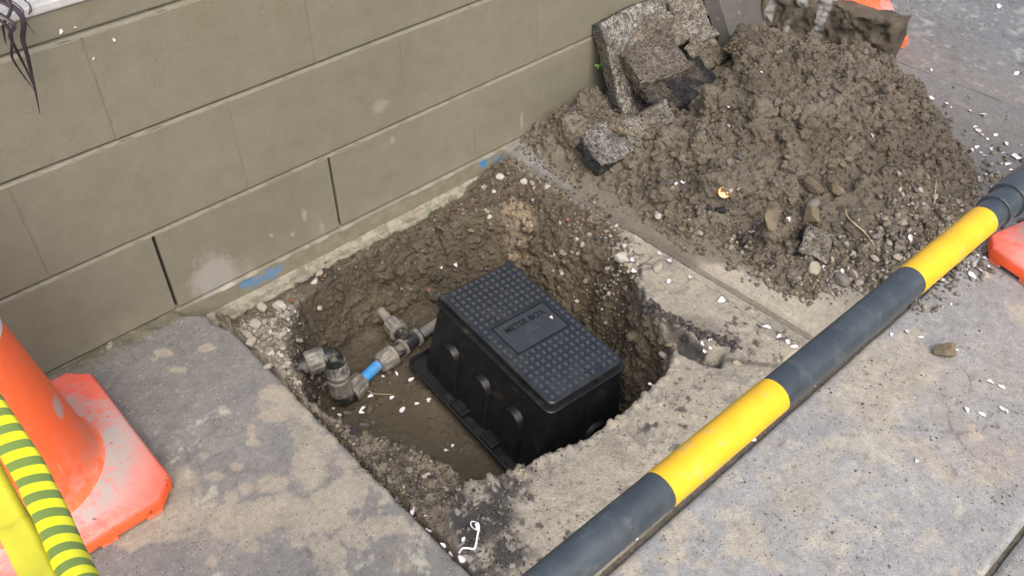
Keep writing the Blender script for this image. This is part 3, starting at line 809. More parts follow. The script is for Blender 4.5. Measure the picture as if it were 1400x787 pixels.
def wall_mat():
    m, nt, b = mat_new('olive_wall_paint')
    g_ = N(nt, 'ShaderNodeNewGeometry', name='geo'); P = g_.outputs['Position']
    n1 = noise(nt, 2.2, 5, 0.6, vec=P); n2 = noise(nt, 25, 4, 0.6, vec=P); n3 = noise(nt, 160, 4, 0.65, vec=P)
    col = ramp(nt, n1, [(0.3, (0.172, 0.163, 0.124)), (0.7, (0.212, 0.204, 0.156))])
    col = mixc(nt, 1.0, col, ramp(nt, n2, [(0.3, 0.93), (0.7, 1.06)]), 'MULTIPLY')
    # run-down stains under the top course
    mp = N(nt, 'ShaderNodeMapping'); mp.inputs['Scale'].default_value = (9, 9, 0.8); nt.links.new(P, mp.inputs[0])
    n4 = noise(nt, 1.0, 4, 0.6, vec=mp.outputs[0])
    sx = N(nt, 'ShaderNodeSeparateXYZ'); nt.links.new(P, sx.inputs[0])
    zt = ramp(nt, sx.outputs['Z'], [(0.30, 0.0), (0.62, 1.0)])
    col = mixc(nt, math_(nt, 'MULTIPLY', math_(nt, 'MULTIPLY', ramp(nt, n4, [(0.45, 0.0), (0.7, 1.0)]), zt), 0.5), col, (0.165, 0.150, 0.085))
    # grubby splash zone
    zb = ramp(nt, sx.outputs['Z'], [(0.0, 1.0), (0.07, 0.0)])
    col = mixc(nt, math_(nt, 'MULTIPLY', zb, math_(nt, 'MULTIPLY', n2, 0.55)), col, (0.30, 0.275, 0.21))
    # scuffs and the rendered patch
    c0 = wallp(294, 378)
    col = mixc(nt, math_(nt, 'MULTIPLY', blob(nt, c0 + np.array([0, 0, -0.01]), (0.062, 0.3, 0.082), 0.30, 34, 0.45), 0.85), col, (0.32, 0.31, 0.285))
    for (px, py), rr, k in (((713, 165), (0.006, 0.1, 0.03), .5), ((735, 167), (0.02, .1, 0.006), .5), ((520, 145), (0.025, .1, 0.018), .35), ((416, 293), (0.008, .1, .02), .5), ((440, 310), (0.007, .1, .022), .4),
                            ((400, 320), (0.006, .1, .008), .6), ((371, 322), (0.006, .1, .006), .6), ((537, 192), (0.01, .1, .012), .35), ((340, 372), (.02, .1, .05), .2)):
        col = mixc(nt, math_(nt, 'MULTIPLY', blob(nt, wallp(px, py), rr, 0.35, 60, 0.5), k), col, (0.38, 0.365, 0.32))
    nt.links.new(col, b.inputs['Base Color'])
    b.inputs['Roughness'].default_value = 0.55; b.inputs['Specular IOR Level'].default_value = 0.35
    pits = ramp(nt, noise(nt, 75, 2, 0.5, vec=P), [(0.24, 0.0), (0.32, 1.0)])
    h = math_(nt, 'ADD', math_(nt, 'MULTIPLY', n3, 0.6), math_(nt, 'ADD', math_(nt, 'MULTIPLY', pits, 0.5), math_(nt, 'MULTIPLY', n2, 1.2)))
    fine = noise(nt, 420, 3, 0.6, vec=P)
    h = math_(nt, 'ADD', h, math_(nt, 'MULTIPLY', fine, 0.3))
    bump(nt, b, h, 0.65, 0.0018)
    return m
MT['wall'] = wall_mat()

def plinth_mat(name, basec, rim=None):
    m, nt, b = mat_new(name)
    g_ = N(nt, 'ShaderNodeNewGeometry', name='geo'); P = g_.outputs['Position']
    n2 = noise(nt, 30, 5, 0.65, vec=P)
    col = mixc(nt, 1.0, basec, ramp(nt, n2, [(0.3, 0.8), (0.7, 1.2)]), 'MULTIPLY')
    if rim is not None:
        col = mixc(nt, ramp(nt, noise(nt, 38, 5, 0.7, vec=P), [(0.42, 0.0), (0.58, 1.0)]), col, rim)
    for (px, py), rr, k in (((345, 386), (0.028, .05, .022), .65), ((372, 376), (0.035, .03, .016), .55), ((664, 222), (0.016, .06, .022), 1.0), ((690, 215), (0.04, .05, .02), .5), ((716, 200), (0.035, .06, .022), .8)):
        c = wallp(px, py, -0.01)
        col = mixc(nt, math_(nt, 'MULTIPLY', blob(nt, c, rr, 0.75, 60, 0.5), k), col, (0.045, 0.22, 0.48))
    nt.links.new(col, b.inputs['Base Color']); b.inputs['Roughness'].default_value = 0.75
    bump(nt, b, noise(nt, 180, 5, 0.65, vec=P), 0.7, 0.002)
    return m
MT['plinth'] = plinth_mat('plinth_paint', (0.20, 0.19, 0.135))
MT['haunch'] = plinth_mat('mortar_haunch', (0.16, 0.15, 0.11), (0.28, 0.265, 0.205))
MT['cap'] = flat_mat('pale_coping', (0.42, 0.42, 0.41), 0.8, var=0.15)
MT['dark'] = flat_mat('dark_gap', (0.012, 0.011, 0.01), 0.9)
MT['clayred'] = flat_mat('dry_earth', DSOIL, 0.95)

wall = empty('block_wall', (0.5, 0, 0), 'long olive painted concrete block wall with raked joints behind the dug hole', 'wall')
wall.matrix_world = Matrix.Translation((0.5, 0, 0))
def wpart(name, mb, mat, smooth=False):
    V = [(v[0] - 0.5, v[1], v[2]) for v in mb.V]
    return obj(name, pymesh(name, V, mb.F, mat, smooth), wall)
COURSE = [(0.005, 0.1900, [-1.593, -1.203, -0.803, -0.403, -0.003, 0.394, 0.795, 1.181, 1.59, 1.99, 2.39, 2.79]),
          (0.1992, 0.3955, [-1.40, -1.0, -0.60, -0.195, 0.206, 0.605, 1.0015, 1.4, 1.8, 2.2, 2.6, 3.0]),
          (0.4045, 0.5945, [-1.593, -1.203, -0.803, -0.403, -0.006, 0.4015, 0.80, 1.2, 1.6, 2.0, 2.4, 2.8]),
          (0.6045, 0.648, [-1.40, -1.0, -0.60, -0.2, 0.2, 0.6, 1.0, 1.4, 1.8, 2.2, 2.6, 3.0])]
WEEP = [-0.003, 0.394]
for ci, (z0, z1, js) in enumerate(COURSE):
    for a, b_ in zip(js[:-1], js[1:]):
        ga = 0.0029 if (ci == 0 and a in WEEP) else 0.0012
        gb = 0.0029 if (ci == 0 and b_ in WEEP) else 0.0012
        mb = MB(); dy = random.uniform(-0.0002, 0.0002)
        mb.box(a + ga, b_ - gb, dy, 0.19, z0, z1)
        o = wpart('block', mb, MT['wall']); bev(o, 0.0022, 2)
# bed joints: the mortar slopes out to the top arris of the course below, with a little raggedness
def bed(z0, z1, y_in=0.008, y_out=0.0010, seed=1):
    mb = MB(); n = 900; xs = np.linspace(-1.6, 3.0, n)
    a = fbm(xs, xs * 0, 0, 22, 4, seed) * 0.0018; b = fbm(xs, xs * 0, 0, 60, 3, seed + 2) * 0.0012
    R = []
    for i, x in enumerate(xs):
        R.append([(x, y_in + a[i] * 0.4, z1 + 0.002), (x, y_in + a[i] * 0.6, z1 - 0.0035 + a[i]), (x, y_out - b[i], z0 + 0.0022 + a[i]), (x, y_out - 0.0008 + b[i], z0 - 0.0015 + b[i]), (x, 0.012, z0 - 0.002), (x, 0.012, z1 + 0.002)])
    mb.rings(R, True)
    o = wpart('mortar_joint', mb, MT['wall']); autosmooth(o, 60)
bed(0.1900, 0.1992, seed=3); bed(0.3955, 0.4045, seed=4); bed(0.5945, 0.6045, seed=5); bed(-0.003, 0.005, 0.010, -0.0038, seed=6)
for ci, (z0, z1, js) in enumerate(COURSE):
    for a in js[1:-1]:
        if ci == 0 and a in WEEP: continue
        mb = MB(); n = 14; zs = np.linspace(z0, z1, n); R = []
        for k, z in enumerate(zs):
            e = 0.0010 + 0.0006 * random.uniform(-1, 1)
            R.append([(a - 0.003, e + 0.0006, z), (a, e, z), (a + 0.003, e + 0.0006, z), (a + 0.003, 0.02, z), (a - 0.003, 0.02, z)])
        mb.rings(R, True); wpart('mortar_joint', mb, MT['wall'])
mb = MB()
for (z0, z1, js) in COURSE[:1]:
    for a in WEEP: mb.box(a - 0.004, a + 0.004, 0.045, 0.05, z0, z1)
wpart('open_joint_back', mb, MT['dark'])
mb = MB(); mb.box(-1.6, 3.0, -0.0035, 0.19, -0.40, -0.0045); wpart('plinth', mb, MT['plinth'])
mb = MB(); mb.box(-1.6, 3.0, -0.004, 0.20, 0.6484, 0.664); bev(wpart('coping', mb, MT['cap']), 0.003, 2)
mb = MB(); mb.box(-1.6, 3.0, 0.21, 4.0, -0.4, 0.60)
gb_ = obj('garden_bed', pymesh('garden_bed', mb.V, mb.F, MT['clayred'])); tag(gb_, kind='structure')

# mortar haunch along the foot of the wall
gh = Grid(0.045, 1.02, -0.098, -0.0036, 0.003)
X, Y = gh.X, gh.Y
edge = -0.034 + 0.012 * fbm(X, X * 0, 0, 14, 4, 301) + 0.008 * fbm(X, Y, 0, 60, 3, 302) + 0.03 * sstep(0.9, 1.0, X) - 0.012 * (1 - sstep(0.06, 0.14, X))
gh.Z = -0.052 + 0.010 * sstep(-0.02, -0.004, Y) + 0.002 * fbm(X, Y, 0, 30, 4, 303) - 0.004 * sstep(-0.035, -0.05, Y)
gh.Z -= 0.05 * (1 - sstep(-0.004, 0.006, Y - edge)); gh.mask = (Y - edge) > -0.006
gh.col[:] = 0.3
o = gh.build('haunch', MT['haunch'], disp=0.002, df=90, kind=None)
o.parent = wall; o.matrix_parent_inverse = Matrix.Translation((-0.5, 0, 0))
o.name = 'mortar_haunch'

# ------------------------------------------------------------------ meter box
MT['box'] = flat_mat('black_plastic', (0.010, 0.0105, 0.012), 0.46, 0.4, 0.2, 50, (0.045, 0.041, 0.033), 20, (0.58, 0.75), 0.2, 0.0005)
MT['lid'] = flat_mat('dusty_black_plastic', (0.018, 0.021, 0.026), 0.36, 0.6, 0.2, 40, (0.045, 0.045, 0.043), 18, (0.52, 0.75), 0.2, 0.0004)  # base darkened as shade around the studs; the pale mottling is dust
MT['stud'] = flat_mat('lit_stud_plastic', (0.048, 0.055, 0.064), 0.28, 0.65, 0.1)  # paler than the lid: light on the stud tops put into the colour
MT['ink'] = flat_mat('moulded_letter', (0.006, 0.0065, 0.008), 0.5, 0.4, 0.1)
H = 0.224
rotb = Euler((rad(5.25), rad(2.5), rad(-2.52)), 'XYZ')
cb = Vector((0.4905, -0.5175, -0.010)) + rotb.to_matrix() @ Vector((0.0015, 0, -H))
box = empty('meter_box', cb, 'black plastic water meter box with studded lid sitting tilted in the hole', 'meter box', rot=rotb)

def rrect(hx, hy, r, z, n=5):
    P = []
    for (cx, cy, a0) in ((hx - r, hy - r, 0), (-hx + r, hy - r, 90), (-hx + r, -hy + r, 180), (hx - r, -hy + r, 270)):
        for k in range(n + 1):
            a = rad(a0 + 90 * k / n); P.append((cx + r * math.cos(a), cy + r * math.sin(a), z))
    return P
mb = MB()
prof = [(0.0185, 0.004), (0.018, 0.02), (0.0105, 0.11), (0.0015, 0.196), (0.0020, 0.200), (0.0062, 0.2025), (0.0066, 0.2065), (0.0050, 0.2085), (-0.001, 0.2082), (-0.0045, 0.2075)]
mb.rings([rrect(0.0965 + e, 0.1765 + e, 0.016, z) for e, z in prof]); o = mb.build('box_wall', MT['box'], box); autosmooth(o, 35)
# base flange with an upturned outer lip
mb = MB()
fl = [(0.046, 0.0), (0.048, 0.002), (0.048, 0.012), (0.045, 0.0135), (0.043, 0.0115), (0.041, 0.006), (0.0175, 0.006)]
mb.rings([rrect(0.0965 + e, 0.1765 + e, 0.02, z) for e, z in fl]); o = mb.build('base_flange', MT['box'], box); autosmooth(o, 30)
mb = MB()
for y in (-0.055, 0.045):
    mb = MB(); mb.box(-0.140, -0.112, y - 0.02, y + 0.02, 0.004, 0.019)
    bev(mb.build('flange_tab', MT['box'], box), 0.002)
def arch(cx, cy, axis, r, top, name):
    """a round-topped pipe knock-out standing proud of a side wall"""
    mb = MB(); prof = []
    for k in range(13):
        a = math.pi * k / 12; prof.append((r * math.cos(a), top + r * math.sin(a)))
    prof = [(r * 1.12, 0.006)] + prof + [(-r * 1.12, 0.006)]
    rings = []
    for s_, dpt in ((1.06, 0.0), (1.0, 0.003), (1.0, 0.015), (0.93, 0.0175)):
        ring = []
        for (a, z) in prof:
            zz = top + (z - top) * s_ if z > top else z
            if axis == 'x': ring.append((cx - dpt, cy + a * s_, zz))
            else: ring.append((cx + a * s_, cy - dpt, zz))
        rings.append(ring)
    # inner dished panel
    ring = []
    for (a, z) in prof:
        zz = top + (z - top) * 0.72 if z > top else max(z, 0.02)
        if axis == 'x': ring.append((cx - 0.0135, cy + a * 0.72, zz))
        else: ring.append((cx + a * 0.72, cy - 0.0135, zz))
    rings.append([(p[0] + (0.0 if axis == 'x' else 0), p[1], p[2]) for p in ring])
    if axis == 'x': rings = [r_[::-1] for r_ in rings]
    mb.rings(rings); o = mb.build(name, MT['box'], box); autosmooth(o, 35)
for y in (0.108, 0.004, -0.098): arch(-0.1015, y, 'x', 0.025, 0.116, 'pipe_knockout')
arch(0.03, -0.182, 'y', 0.03, 0.060, 'pipe_knockout')
# lid
mb = MB()
mb.rings([rrect(0.0935 + e, 0.1735 + e, 0.013, z) for e, z in ((-0.0035, 0.2085), (-0.0030, 0.2125), (0.0, 0.2130), (0.0012, 0.2222), (0.0, 0.2238), (-0.0015, 0.2242))])
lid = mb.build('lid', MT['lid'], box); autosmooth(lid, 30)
mb = MB()
px_, py_ = 0.0149, 0.0154
for i in range(12):
    for j in range(22):
        x = (i - 5.5) * px_; y = (j - 10.5) * py_
        if -0.069 < x < 0.071 and -0.046 < y < 0.044: continue
        if j == 0 and i == 8: continue
        if j == 21 and i in (0, 11): continue
        a, t_ = 0.0043, 0.0036
        mb.rings([[(x - a, y - a, H), (x + a, y - a, H), (x + a, y + a, H), (x - a, y + a, H)],
                  [(x - t_, y - t_, H + 0.0034), (x + t_, y - t_, H + 0.0034), (x + t_, y + t_, H + 0.0034), (x - t_, y + t_, H + 0.0034)]])
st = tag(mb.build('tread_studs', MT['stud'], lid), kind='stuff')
mb = MB()
x0, x1, y0, y1 = -0.063, 0.067, -0.041, 0.037
mb.box(x0, x1, y0, y1, H - 0.001, H + 0.0012)
pn = mb.build('name_plate', flat_mat('dusty_plate', (0.032, 0.037, 0.044), 0.36, 0.6, 0.2, 30, (0.03, 0.032, 0.036), 30, (0.5, 0.7)), lid); bev(pn, 0.0006)
mb = MB()
for (a, b_, c, d) in ((x0 - .003, x1 + .003, y0 - .003, y0 - .0004), (x0 - .003, x1 + .003, y1 + .0004, y1 + .003), (x0 - .003, x0 - .0004, y0 - .0004, y1 + .0004), (x1 + .0004, x1 + .003, y0 - .0004, y1 + .0004)):
    mb.box(a, b_, c, d, H - 0.0005, H + 0.0010)
mb.build('plate_border', MT['ink'], lid)
def text_part(txt, size, loc, parent, mat, rot=(0, 0, 0), sx=1.0, ext=0.0006, name='lettering'):
    cu = bpy.data.curves.new(name, 'FONT'); cu.body = txt; cu.size = size; cu.extrude = ext; cu.align_x = 'CENTER'; cu.align_y = 'CENTER'; cu.offset = size * 0.006
    t_ = bpy.data.objects.new(name, cu); C.objects.link(t_)
    bpy.context.view_layer.update()
    me = bpy.data.meshes.new_from_object(t_.evaluated_get(bpy.context.evaluated_depsgraph_get()))
    bpy.data.objects.remove(t_, do_unlink=True)
    me.materials.clear(); me.materials.append(mat)
    o = obj(name, me, parent, loc, rot); o.scale = (sx, 1, 1)
    return o
text_part('METER BOX', 0.0205, (0.003, 0.0165, H + 0.0015), lid, MT['ink'], sx=0.93)
mb = MB()                                # worn emblem below the words
for (x, y, a, b_) in ((-0.004, -0.003, .007, .0016), (0.010, -0.003, .004, .0016), (0.002, -0.0075, .015, .0016), (-0.006, -0.012, .006, .0015), (0.009, -0.012, .007, .0015), (0.002, -0.019, .017, .0008), (0.003, -0.023, .013, .0008)):
    mb.box(x - a, x + a, y - b_, y + b_, H + 0.0010, H + 0.0017 + 0.0001 * len(mb.V) / 8)
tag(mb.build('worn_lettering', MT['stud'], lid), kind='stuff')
mb = MB(); mb.box(0.022, 0.040, -0.1766, -0.166, 0.2135, 0.2231); mb.build('lift_slot', MT['dark'], lid)
for s_ in (-1, 1):
    mb = MB(); mb.box(s_ * 0.0875 - 0.0085, s_ * 0.0875 + 0.0085, 0.163, 0.1775, 0.2146, 0.2262); bev(mb.build('hinge_corner', MT['lid'], lid), 0.003)

# ------------------------------------------------------------------ pipework beside the box
MT['bluepipe'] = flat_mat('blue_polythene', (0.055, 0.27, 0.60), 0.42, 0.5, 0.08, 60, (0.25, 0.22, 0.17), 35, (0.6, 0.72), 0.15, 0.0003)
MT['fitting'] = flat_mat('muddy_black_fitting', (0.022, 0.023, 0.025), 0.38, 0.5, 0.2, 80, (0.17, 0.155, 0.125), 38, (0.50, 0.62), 0.4, 0.001)
MT['fitting2'] = flat_mat('mud_caked_fitting', (0.085, 0.086, 0.084), 0.5, 0.45, 0.2, 80, (0.25, 0.235, 0.20), 50, (0.34, 0.60), 0.5, 0.0012)
MT['oldpipe'] = flat_mat('mud_coated_pipe', (0.16, 0.17, 0.18), 0.7, 0.35, 0.15, 80, (0.28, 0.24, 0.18), 30, (0.4, 0.6), 0.4, 0.001)
pipe = empty('water_pipe', (0.25, -0.24, -0.22), 'short run of blue water pipe with muddy black compression elbows in the hole', 'water pipe')
PO = Vector((0.25, -0.24, -0.22))
def ppart(name, mb, mat, ang=35, parent=None):
    V = [tuple(Vector(v) - PO) for v in mb.V]
    o = obj(name, pymesh(name, V, mb.F, mat), parent or pipe); autosmooth(o, ang); return o
def nut(a, b_, r0, r1, name='compression_nut', mat='fitting2', ribs=12):
    a, b_ = Vector(a), Vector(b_); d = b_ - a; mb = MB()
    ts = [0, 0.0, 0.06, 0.12, 0.75, 0.82, 0.97, 1.0, 1.0]; rs = [r0 * .7, r0 * .96, r0, r0, (r0 * .35 + r1 * .65), r1 * 1.05, r1 * 1.05, r1 * .98, r1 * .7]
    n = ribs * 4
    fl_ = lambda j, i: 1.0 + (0.07 if (j % 4) < 2 else 0.0) * (1 if i in (3, 4) else 0)
    mb.tube([a + d * t for t in ts], rs, n, True, fl_)
    # tube() takes its direction from neighbours, so give coincident points the right normal
    return ppart(name, mb, MT[mat], 30)
def seg(pts, r, name, mat, n=20):
    mb = MB(); mb.tube(pts, r, n); return ppart(name, mb, MT[mat], 50)
def vv(*a): return Vector(a)
E1 = vv(0.199, -0.237, -0.092); E2 = vv(0.196, -0.250, -0.218); T0 = vv(0.396, -0.219, -0.205)
seg([(0.03, -0.205, -0.10), (0.10, -0.212, -0.098), (0.146, -0.220, -0.095)], 0.0145, 'old_supply_pipe', 'oldpipe')
seg([(0.126, -0.217, -0.096), (0.148, -0.2205, -0.0955)], 0.019, 'collar', 'fitting')
def nut2(a, b_, r0, r1, mat='fitting2', ribs=12):
    a, b_ = Vector(a), Vector(b_); d = b_ - a; L = d.length
    ts = [0.0, 0.03, 0.10, 0.14, 0.74, 0.80, 0.95, 1.0]; rs = [r0 * .86, r0 * .99, r0 * 1.03, r0, r0 * .45 + r1 * .55, r1 * 1.08, r1 * 1.08, r1 * .95]
    mb = MB(); n = ribs * 4
    fl_ = lambda j, i: 1.0 + (0.085 if (j % 4) < 2 else 0.0) * (1 if i in (3, 4) else 0)
    mb.tube([a + d * t for t in ts], rs, n, True, fl_); return ppart('compression_nut', mb, MT[mat], 30)
nut2((0.143, -0.220, -0.0955), (0.183, -0.231, -0.093), 0.024, 0.022)
def elbow(c, d1, d2, r, leg=0.024, name='elbow'):
    c = Vector(c); d1 = Vector(d1).normalized(); d2 = Vector(d2).normalized(); pts = []
    R = 0.016
    pts.append(c + d1 * leg)
    for k in range(9):
        t = k / 8; p = (c + d1 * R) * (1 - t) ** 2 + c * 2 * t * (1 - t) + (c + d2 * R) * t * t
        pts.append(p)
    pts.append(c + d2 * leg)
    o = seg(pts, r, name, 'fitting', 20)
    for dd in (d1, d2):
        seg([c + dd * (leg - 0.006), c + dd * (leg + 0.001)], r * 1.18, 'elbow_collar', 'fitting', 20)
    return o
elbow(E1, (-0.95, 0.2, -0.05), (0, -0.06, -1), 0.019)
nut2(E1 + vv(0, -0.002, -0.022), E1 + vv(-0.001, -0.005, -0.058), 0.0215, 0.0235)
nut2(E2 + vv(0.0, 0.004, 0.018), E2 + vv(0, 0.006, 0.062), 0.024, 0.022)
d2 = (vv(0.264, -0.232, -0.212) - E2).normalized()
elbow(E2, (0, 0.04, 1), d2, 0.021, 0.022)
nut2(E2 + d2 * 0.062, E2 + d2 * 0.018, 0.0215, 0.0245)
seg([E2 + d2 * 0.05, vv(0.30, -0.2265, -0.2085), vv(0.345, -0.223, -0.207)], 0.0125, 'blue_pipe', 'bluepipe', 24)
nut2((0.306, -0.2262, -0.2083), (0.350, -0.2225, -0.207), 0.0205, 0.025)
seg([(0.346, -0.223, -0.207), (0.365, -0.2215, -0.206), (0.43, -0.217, -0.204)], [0.019, 0.0165, 0.0165], 'tee_body', 'fitting')
seg([(0.372, -0.221, -0.206), (0.380, -0.220, -0.206)], 0.0215, 'tee_collar', 'fitting2')
seg([(0.415, -0.218, -0.204), (0.424, -0.2175, -0.204)], 0.0215, 'tee_collar', 'fitting2')
seg([T0, T0 + vv(0.003, 0.045, 0.004)], 0.0155, 'tee_branch', 'fitting')
nut2(T0 + vv(0.0065, 0.078, 0.006), T0 + vv(0.003, 0.036, 0.003), 0.0195, 0.0225)
seg([T0 + vv(0.005, 0.06, 0.005), T0 + vv(0.010, 0.12, 0.010)], 0.0115, 'branch_pipe', 'oldpipe')
seg([(0.424, -0.2175, -0.204), (0.50, -0.215, -0.203)], 0.0125, 'outlet_pipe', 'oldpipe')

# ------------------------------------------------------------------ traffic cones
def cone_mats():
    m, nt, b = mat_new('orange_cone_plastic'); b.inputs['Specular IOR Level'].default_value = 0.4
    n1 = noise(nt, 7, 5, 0.6, 0.5); n2 = noise(nt, 30, 6, 0.7, 1.0)
    tc = nt.nodes['tc']
    col = mixc(nt, ramp(nt, n1, [(0.3, 0), (0.7, 1)]), (1.0, 0.14, 0.035), (0.98, 0.175, 0.06))
    mp = N(nt, 'ShaderNodeMapping'); mp.inputs['Scale'].default_value = (60, 60, 4); nt.links.new(tc.outputs['Object'], mp.inputs[0])
    sc = noise(nt, 1.2, 5, 0.7, 2.0, vec=mp.outputs[0])
    col = mixc(nt, math_(nt, 'MULTIPLY', ramp(nt, sc, [(0.56, 0), (0.72, 1)]), 0.45), col, (0.80, 0.30, 0.20))
    d_ = pray(80, 556); q_ = None
    for t_ in np.arange(0.8, 2.5, 0.002):
        p_ = CAM + d_ * t_; r_ = 0.1265 - (p_[2] - 0.078) * 0.1427
        if math.hypot(p_[0] + 0.402, p_[1] + 0.2505) < r_: q_ = p_; break
    if q_ is not None:
        col = mixc(nt, math_(nt, 'MULTIPLY', blob(nt, q_, (0.012, 0.03, 0.022), 0.3, 40, 0.4), 0.8), col, (0.50, 0.40, 0.37))
    dz = N(nt, 'ShaderNodeSeparateXYZ'); nt.links.new(tc.outputs['Object'], dz.inputs[0])
    col = mixc(nt, math_(nt, 'MULTIPLY', ramp(nt, dz.outputs['Z'], [(0.05, 0.75), (0.16, 0.0)]), ramp(nt, n2, [(0.42, 0.0), (0.6, 1.0)])), col, (0.62, 0.32, 0.25))
    nt.links.new(col, b.inputs['Base Color']); b.inputs['Roughness'].default_value = 0.5
    bump(nt, b, n2, 0.15, 0.001)
    m2, nt, b = mat_new('faded_cone_base')
    tc = N(nt, 'ShaderNodeTexCoord', name='tc')
    n1 = noise(nt, 9, 6, 0.7, 0.6); n2 = noise(nt, 70, 5, 0.7, 0.5)
    sx = N(nt, 'ShaderNodeSeparateXYZ'); nt.links.new(tc.outputs['Object'], sx.inputs[0])
    # dusty pale film on the trodden top, clean orange on the sides
    ztop = ramp(nt, sx.outputs['Z'], [(0.030, 0.0), (0.038, 1.0)])
    fl2 = N(nt, 'ShaderNodeVectorMath', operation='MULTIPLY'); nt.links.new(tc.outputs['Object'], fl2.inputs[0]); fl2.inputs[1].default_value = (1, 1, 0)
    ln = N(nt, 'ShaderNodeVectorMath', operation='LENGTH'); nt.links.new(fl2.outputs[0], ln.inputs[0])
    trod = ramp(nt, ln.outputs['Value'], [(0.165, 1.0), (0.235, 0.15)])
    film = math_(nt, 'MULTIPLY', trod, 1.0)
    film = math_(nt, 'MULTIPLY', film, math_(nt, 'MULTIPLY', ramp(nt, math_(nt, 'ADD', math_(nt, 'MULTIPLY', n1, 0.65), math_(nt, 'MULTIPLY', n2, 0.35)), [(0.40, 0.05), (0.56, 1.0)]), ztop))
    col = mixc(nt, math_(nt, 'MULTIPLY', ztop, 0.8), (1.0, 0.13, 0.035), (0.90, 0.13, 0.08))
    col = mixc(nt, film, col, (0.43, 0.385, 0.365))
    sp = ramp(nt, noise(nt, 120, 2, 0.5), [(0.68, 0.0), (0.73, 1.0)])
    col = mixc(nt, math_(nt, 'MULTIPLY', sp, 0.8), col, (0.22, 0.03, 0.02))
    nt.links.new(col, b.inputs['Base Color']); b.inputs['Roughness'].default_value = 0.62
    bump(nt, b, n2, 0.3, 0.0015)
    return m, m2
MT['cone'], MT['conebase'] = cone_mats()
MT['band'] = flat_mat('white_reflective_band', (0.72, 0.72, 0.74), 0.4, 0.5, 0.05, 40)

def make_cone(loc, rz, label, side=0.378, group='orange traffic cones round the works'):
    t = empty('traffic_cone', loc, label, 'traffic cone', group, (0, 0, rz))
    hs = side / 2; ch = 0.034
    def octo(e, z, c=ch):
        h = hs + e; cc = c + e * 0.5
        return [(h, -h + cc, z), (h, h - cc, z), (h - cc, h, z), (-h + cc, h, z), (-h, h - cc, z), (-h, -h + cc, z), (-h + cc, -h, z), (h - cc, -h, z)]
    def dens(r, n=6):
        out = []
        for i in range(8):
            a, b_ = Vector(r[i]), Vector(r[(i + 1) % 8])
            for k in range(n): out.append(tuple(a.lerp(b_, k / n)))
        return out
    rings = [dens(octo(-0.004, 0.010)), dens(octo(0.0, 0.013)), dens(octo(0.0, 0.034)), dens(octo(-0.003, 0.039)), dens(octo(-0.007, 0.0405))]
    n = len(rings[0])
    last = [Vector(v) for v in rings[-1]]
    for k in (0.25, 0.5, 0.75, 1.0):
        ring = []
        for v in last:
            a = math.atan2(v.y, v.x); tgt = Vector((0.142 * math.cos(a), 0.142 * math.sin(a), 0))
            p = v.lerp(tgt, k); ring.append((p.x, p.y, 0.0405 + 0.006 * k + 0.006 * k * k))
        rings.append(ring)
    mb = MB(); mb.rings(rings); o = mb.build('cone_base', MT['conebase'], t); autosmooth(o, 50)
    for (sx, sy) in ((1, 1), (1, -1), (-1, 1), (-1, -1)):
        for q in (0.35, 0.75):
            mb = MB(); mb.box(-0.014, 0.014, -0.009, 0.009, 0.0, 0.0125)
            f = mb.build('foot', MT['cone'], t); f.location = (sx * hs * q, sy * (hs - 0.012), 0); bev(f, 0.002, 1)
            f = mb.build('foot', MT['cone'], t); f.location = (sx * (hs - 0.012), sy * hs * q, 0); f.rotation_euler = (0, 0, rad(90)); bev(f, 0.002, 1)
    prof = [(0.146, 0.0500), (0.138, 0.0535), (0.131, 0.062), (0.1265, 0.078)]
    def rr(z): return 0.1265 - (z - 0.078) * (0.1265 - 0.032) / (0.74 - 0.078)
    prof += [(rr(z), z) for z in np.linspace(0.1, 0.70, 13)] + [(0.036, 0.712), (0.036, 0.722), (0.028, 0.73), (0.028, 0.745), (0.018, 0.746)]
    mb = MB(); nn = 64
    mb.rings([[(r * math.cos(2 * math.pi * j / nn), r * math.sin(2 * math.pi * j / nn), z) for j in range(nn)] for r, z in prof])
    o = mb.build('cone_body', MT['cone'], t); autosmooth(o, 50)
    for (z0, z1) in ((0.352, 0.50), (0.56, 0.64)):
        mb = MB()
        mb.rings([[((rr(z) + e) * math.cos(2 * math.pi * j / nn), (rr(z) + e) * math.sin(2 * math.pi * j / nn), z) for j in range(nn)] for z, e in ((z0, -0.001), (z0 + .0005, 0.0012), (z1 - .0005, 0.0012), (z1, -0.001))], False)
        autosmooth(mb.build('reflective_band', MT['band'], t), 60)
    return t
make_cone((-0.402, -0.2505, 0.0), rad(0), 'orange traffic cone with scuffed pink base standing against the wall at the left')
dR = gp(1335, 322, 0.035); a_ = rad(-14)
cR = Vector((dR[0], dR[1], 0)) + Matrix.Rotation(a_, 3, 'Z') @ Vector((0.185, -0.200, 0))
make_cone((cR.x, cR.y, -0.003), a_, 'orange traffic cone under the end of the striped bar at the right edge')
make_cone((-0.40, -1.215, 0.0), rad(4), 'orange traffic cone carrying the near end of the striped bar below the frame')
cB = Vector((2.105, -0.165, -0.007))
make_cone(cB, rad(-48), 'orange traffic cone on the road mostly hidden behind the leaning muddy slab')

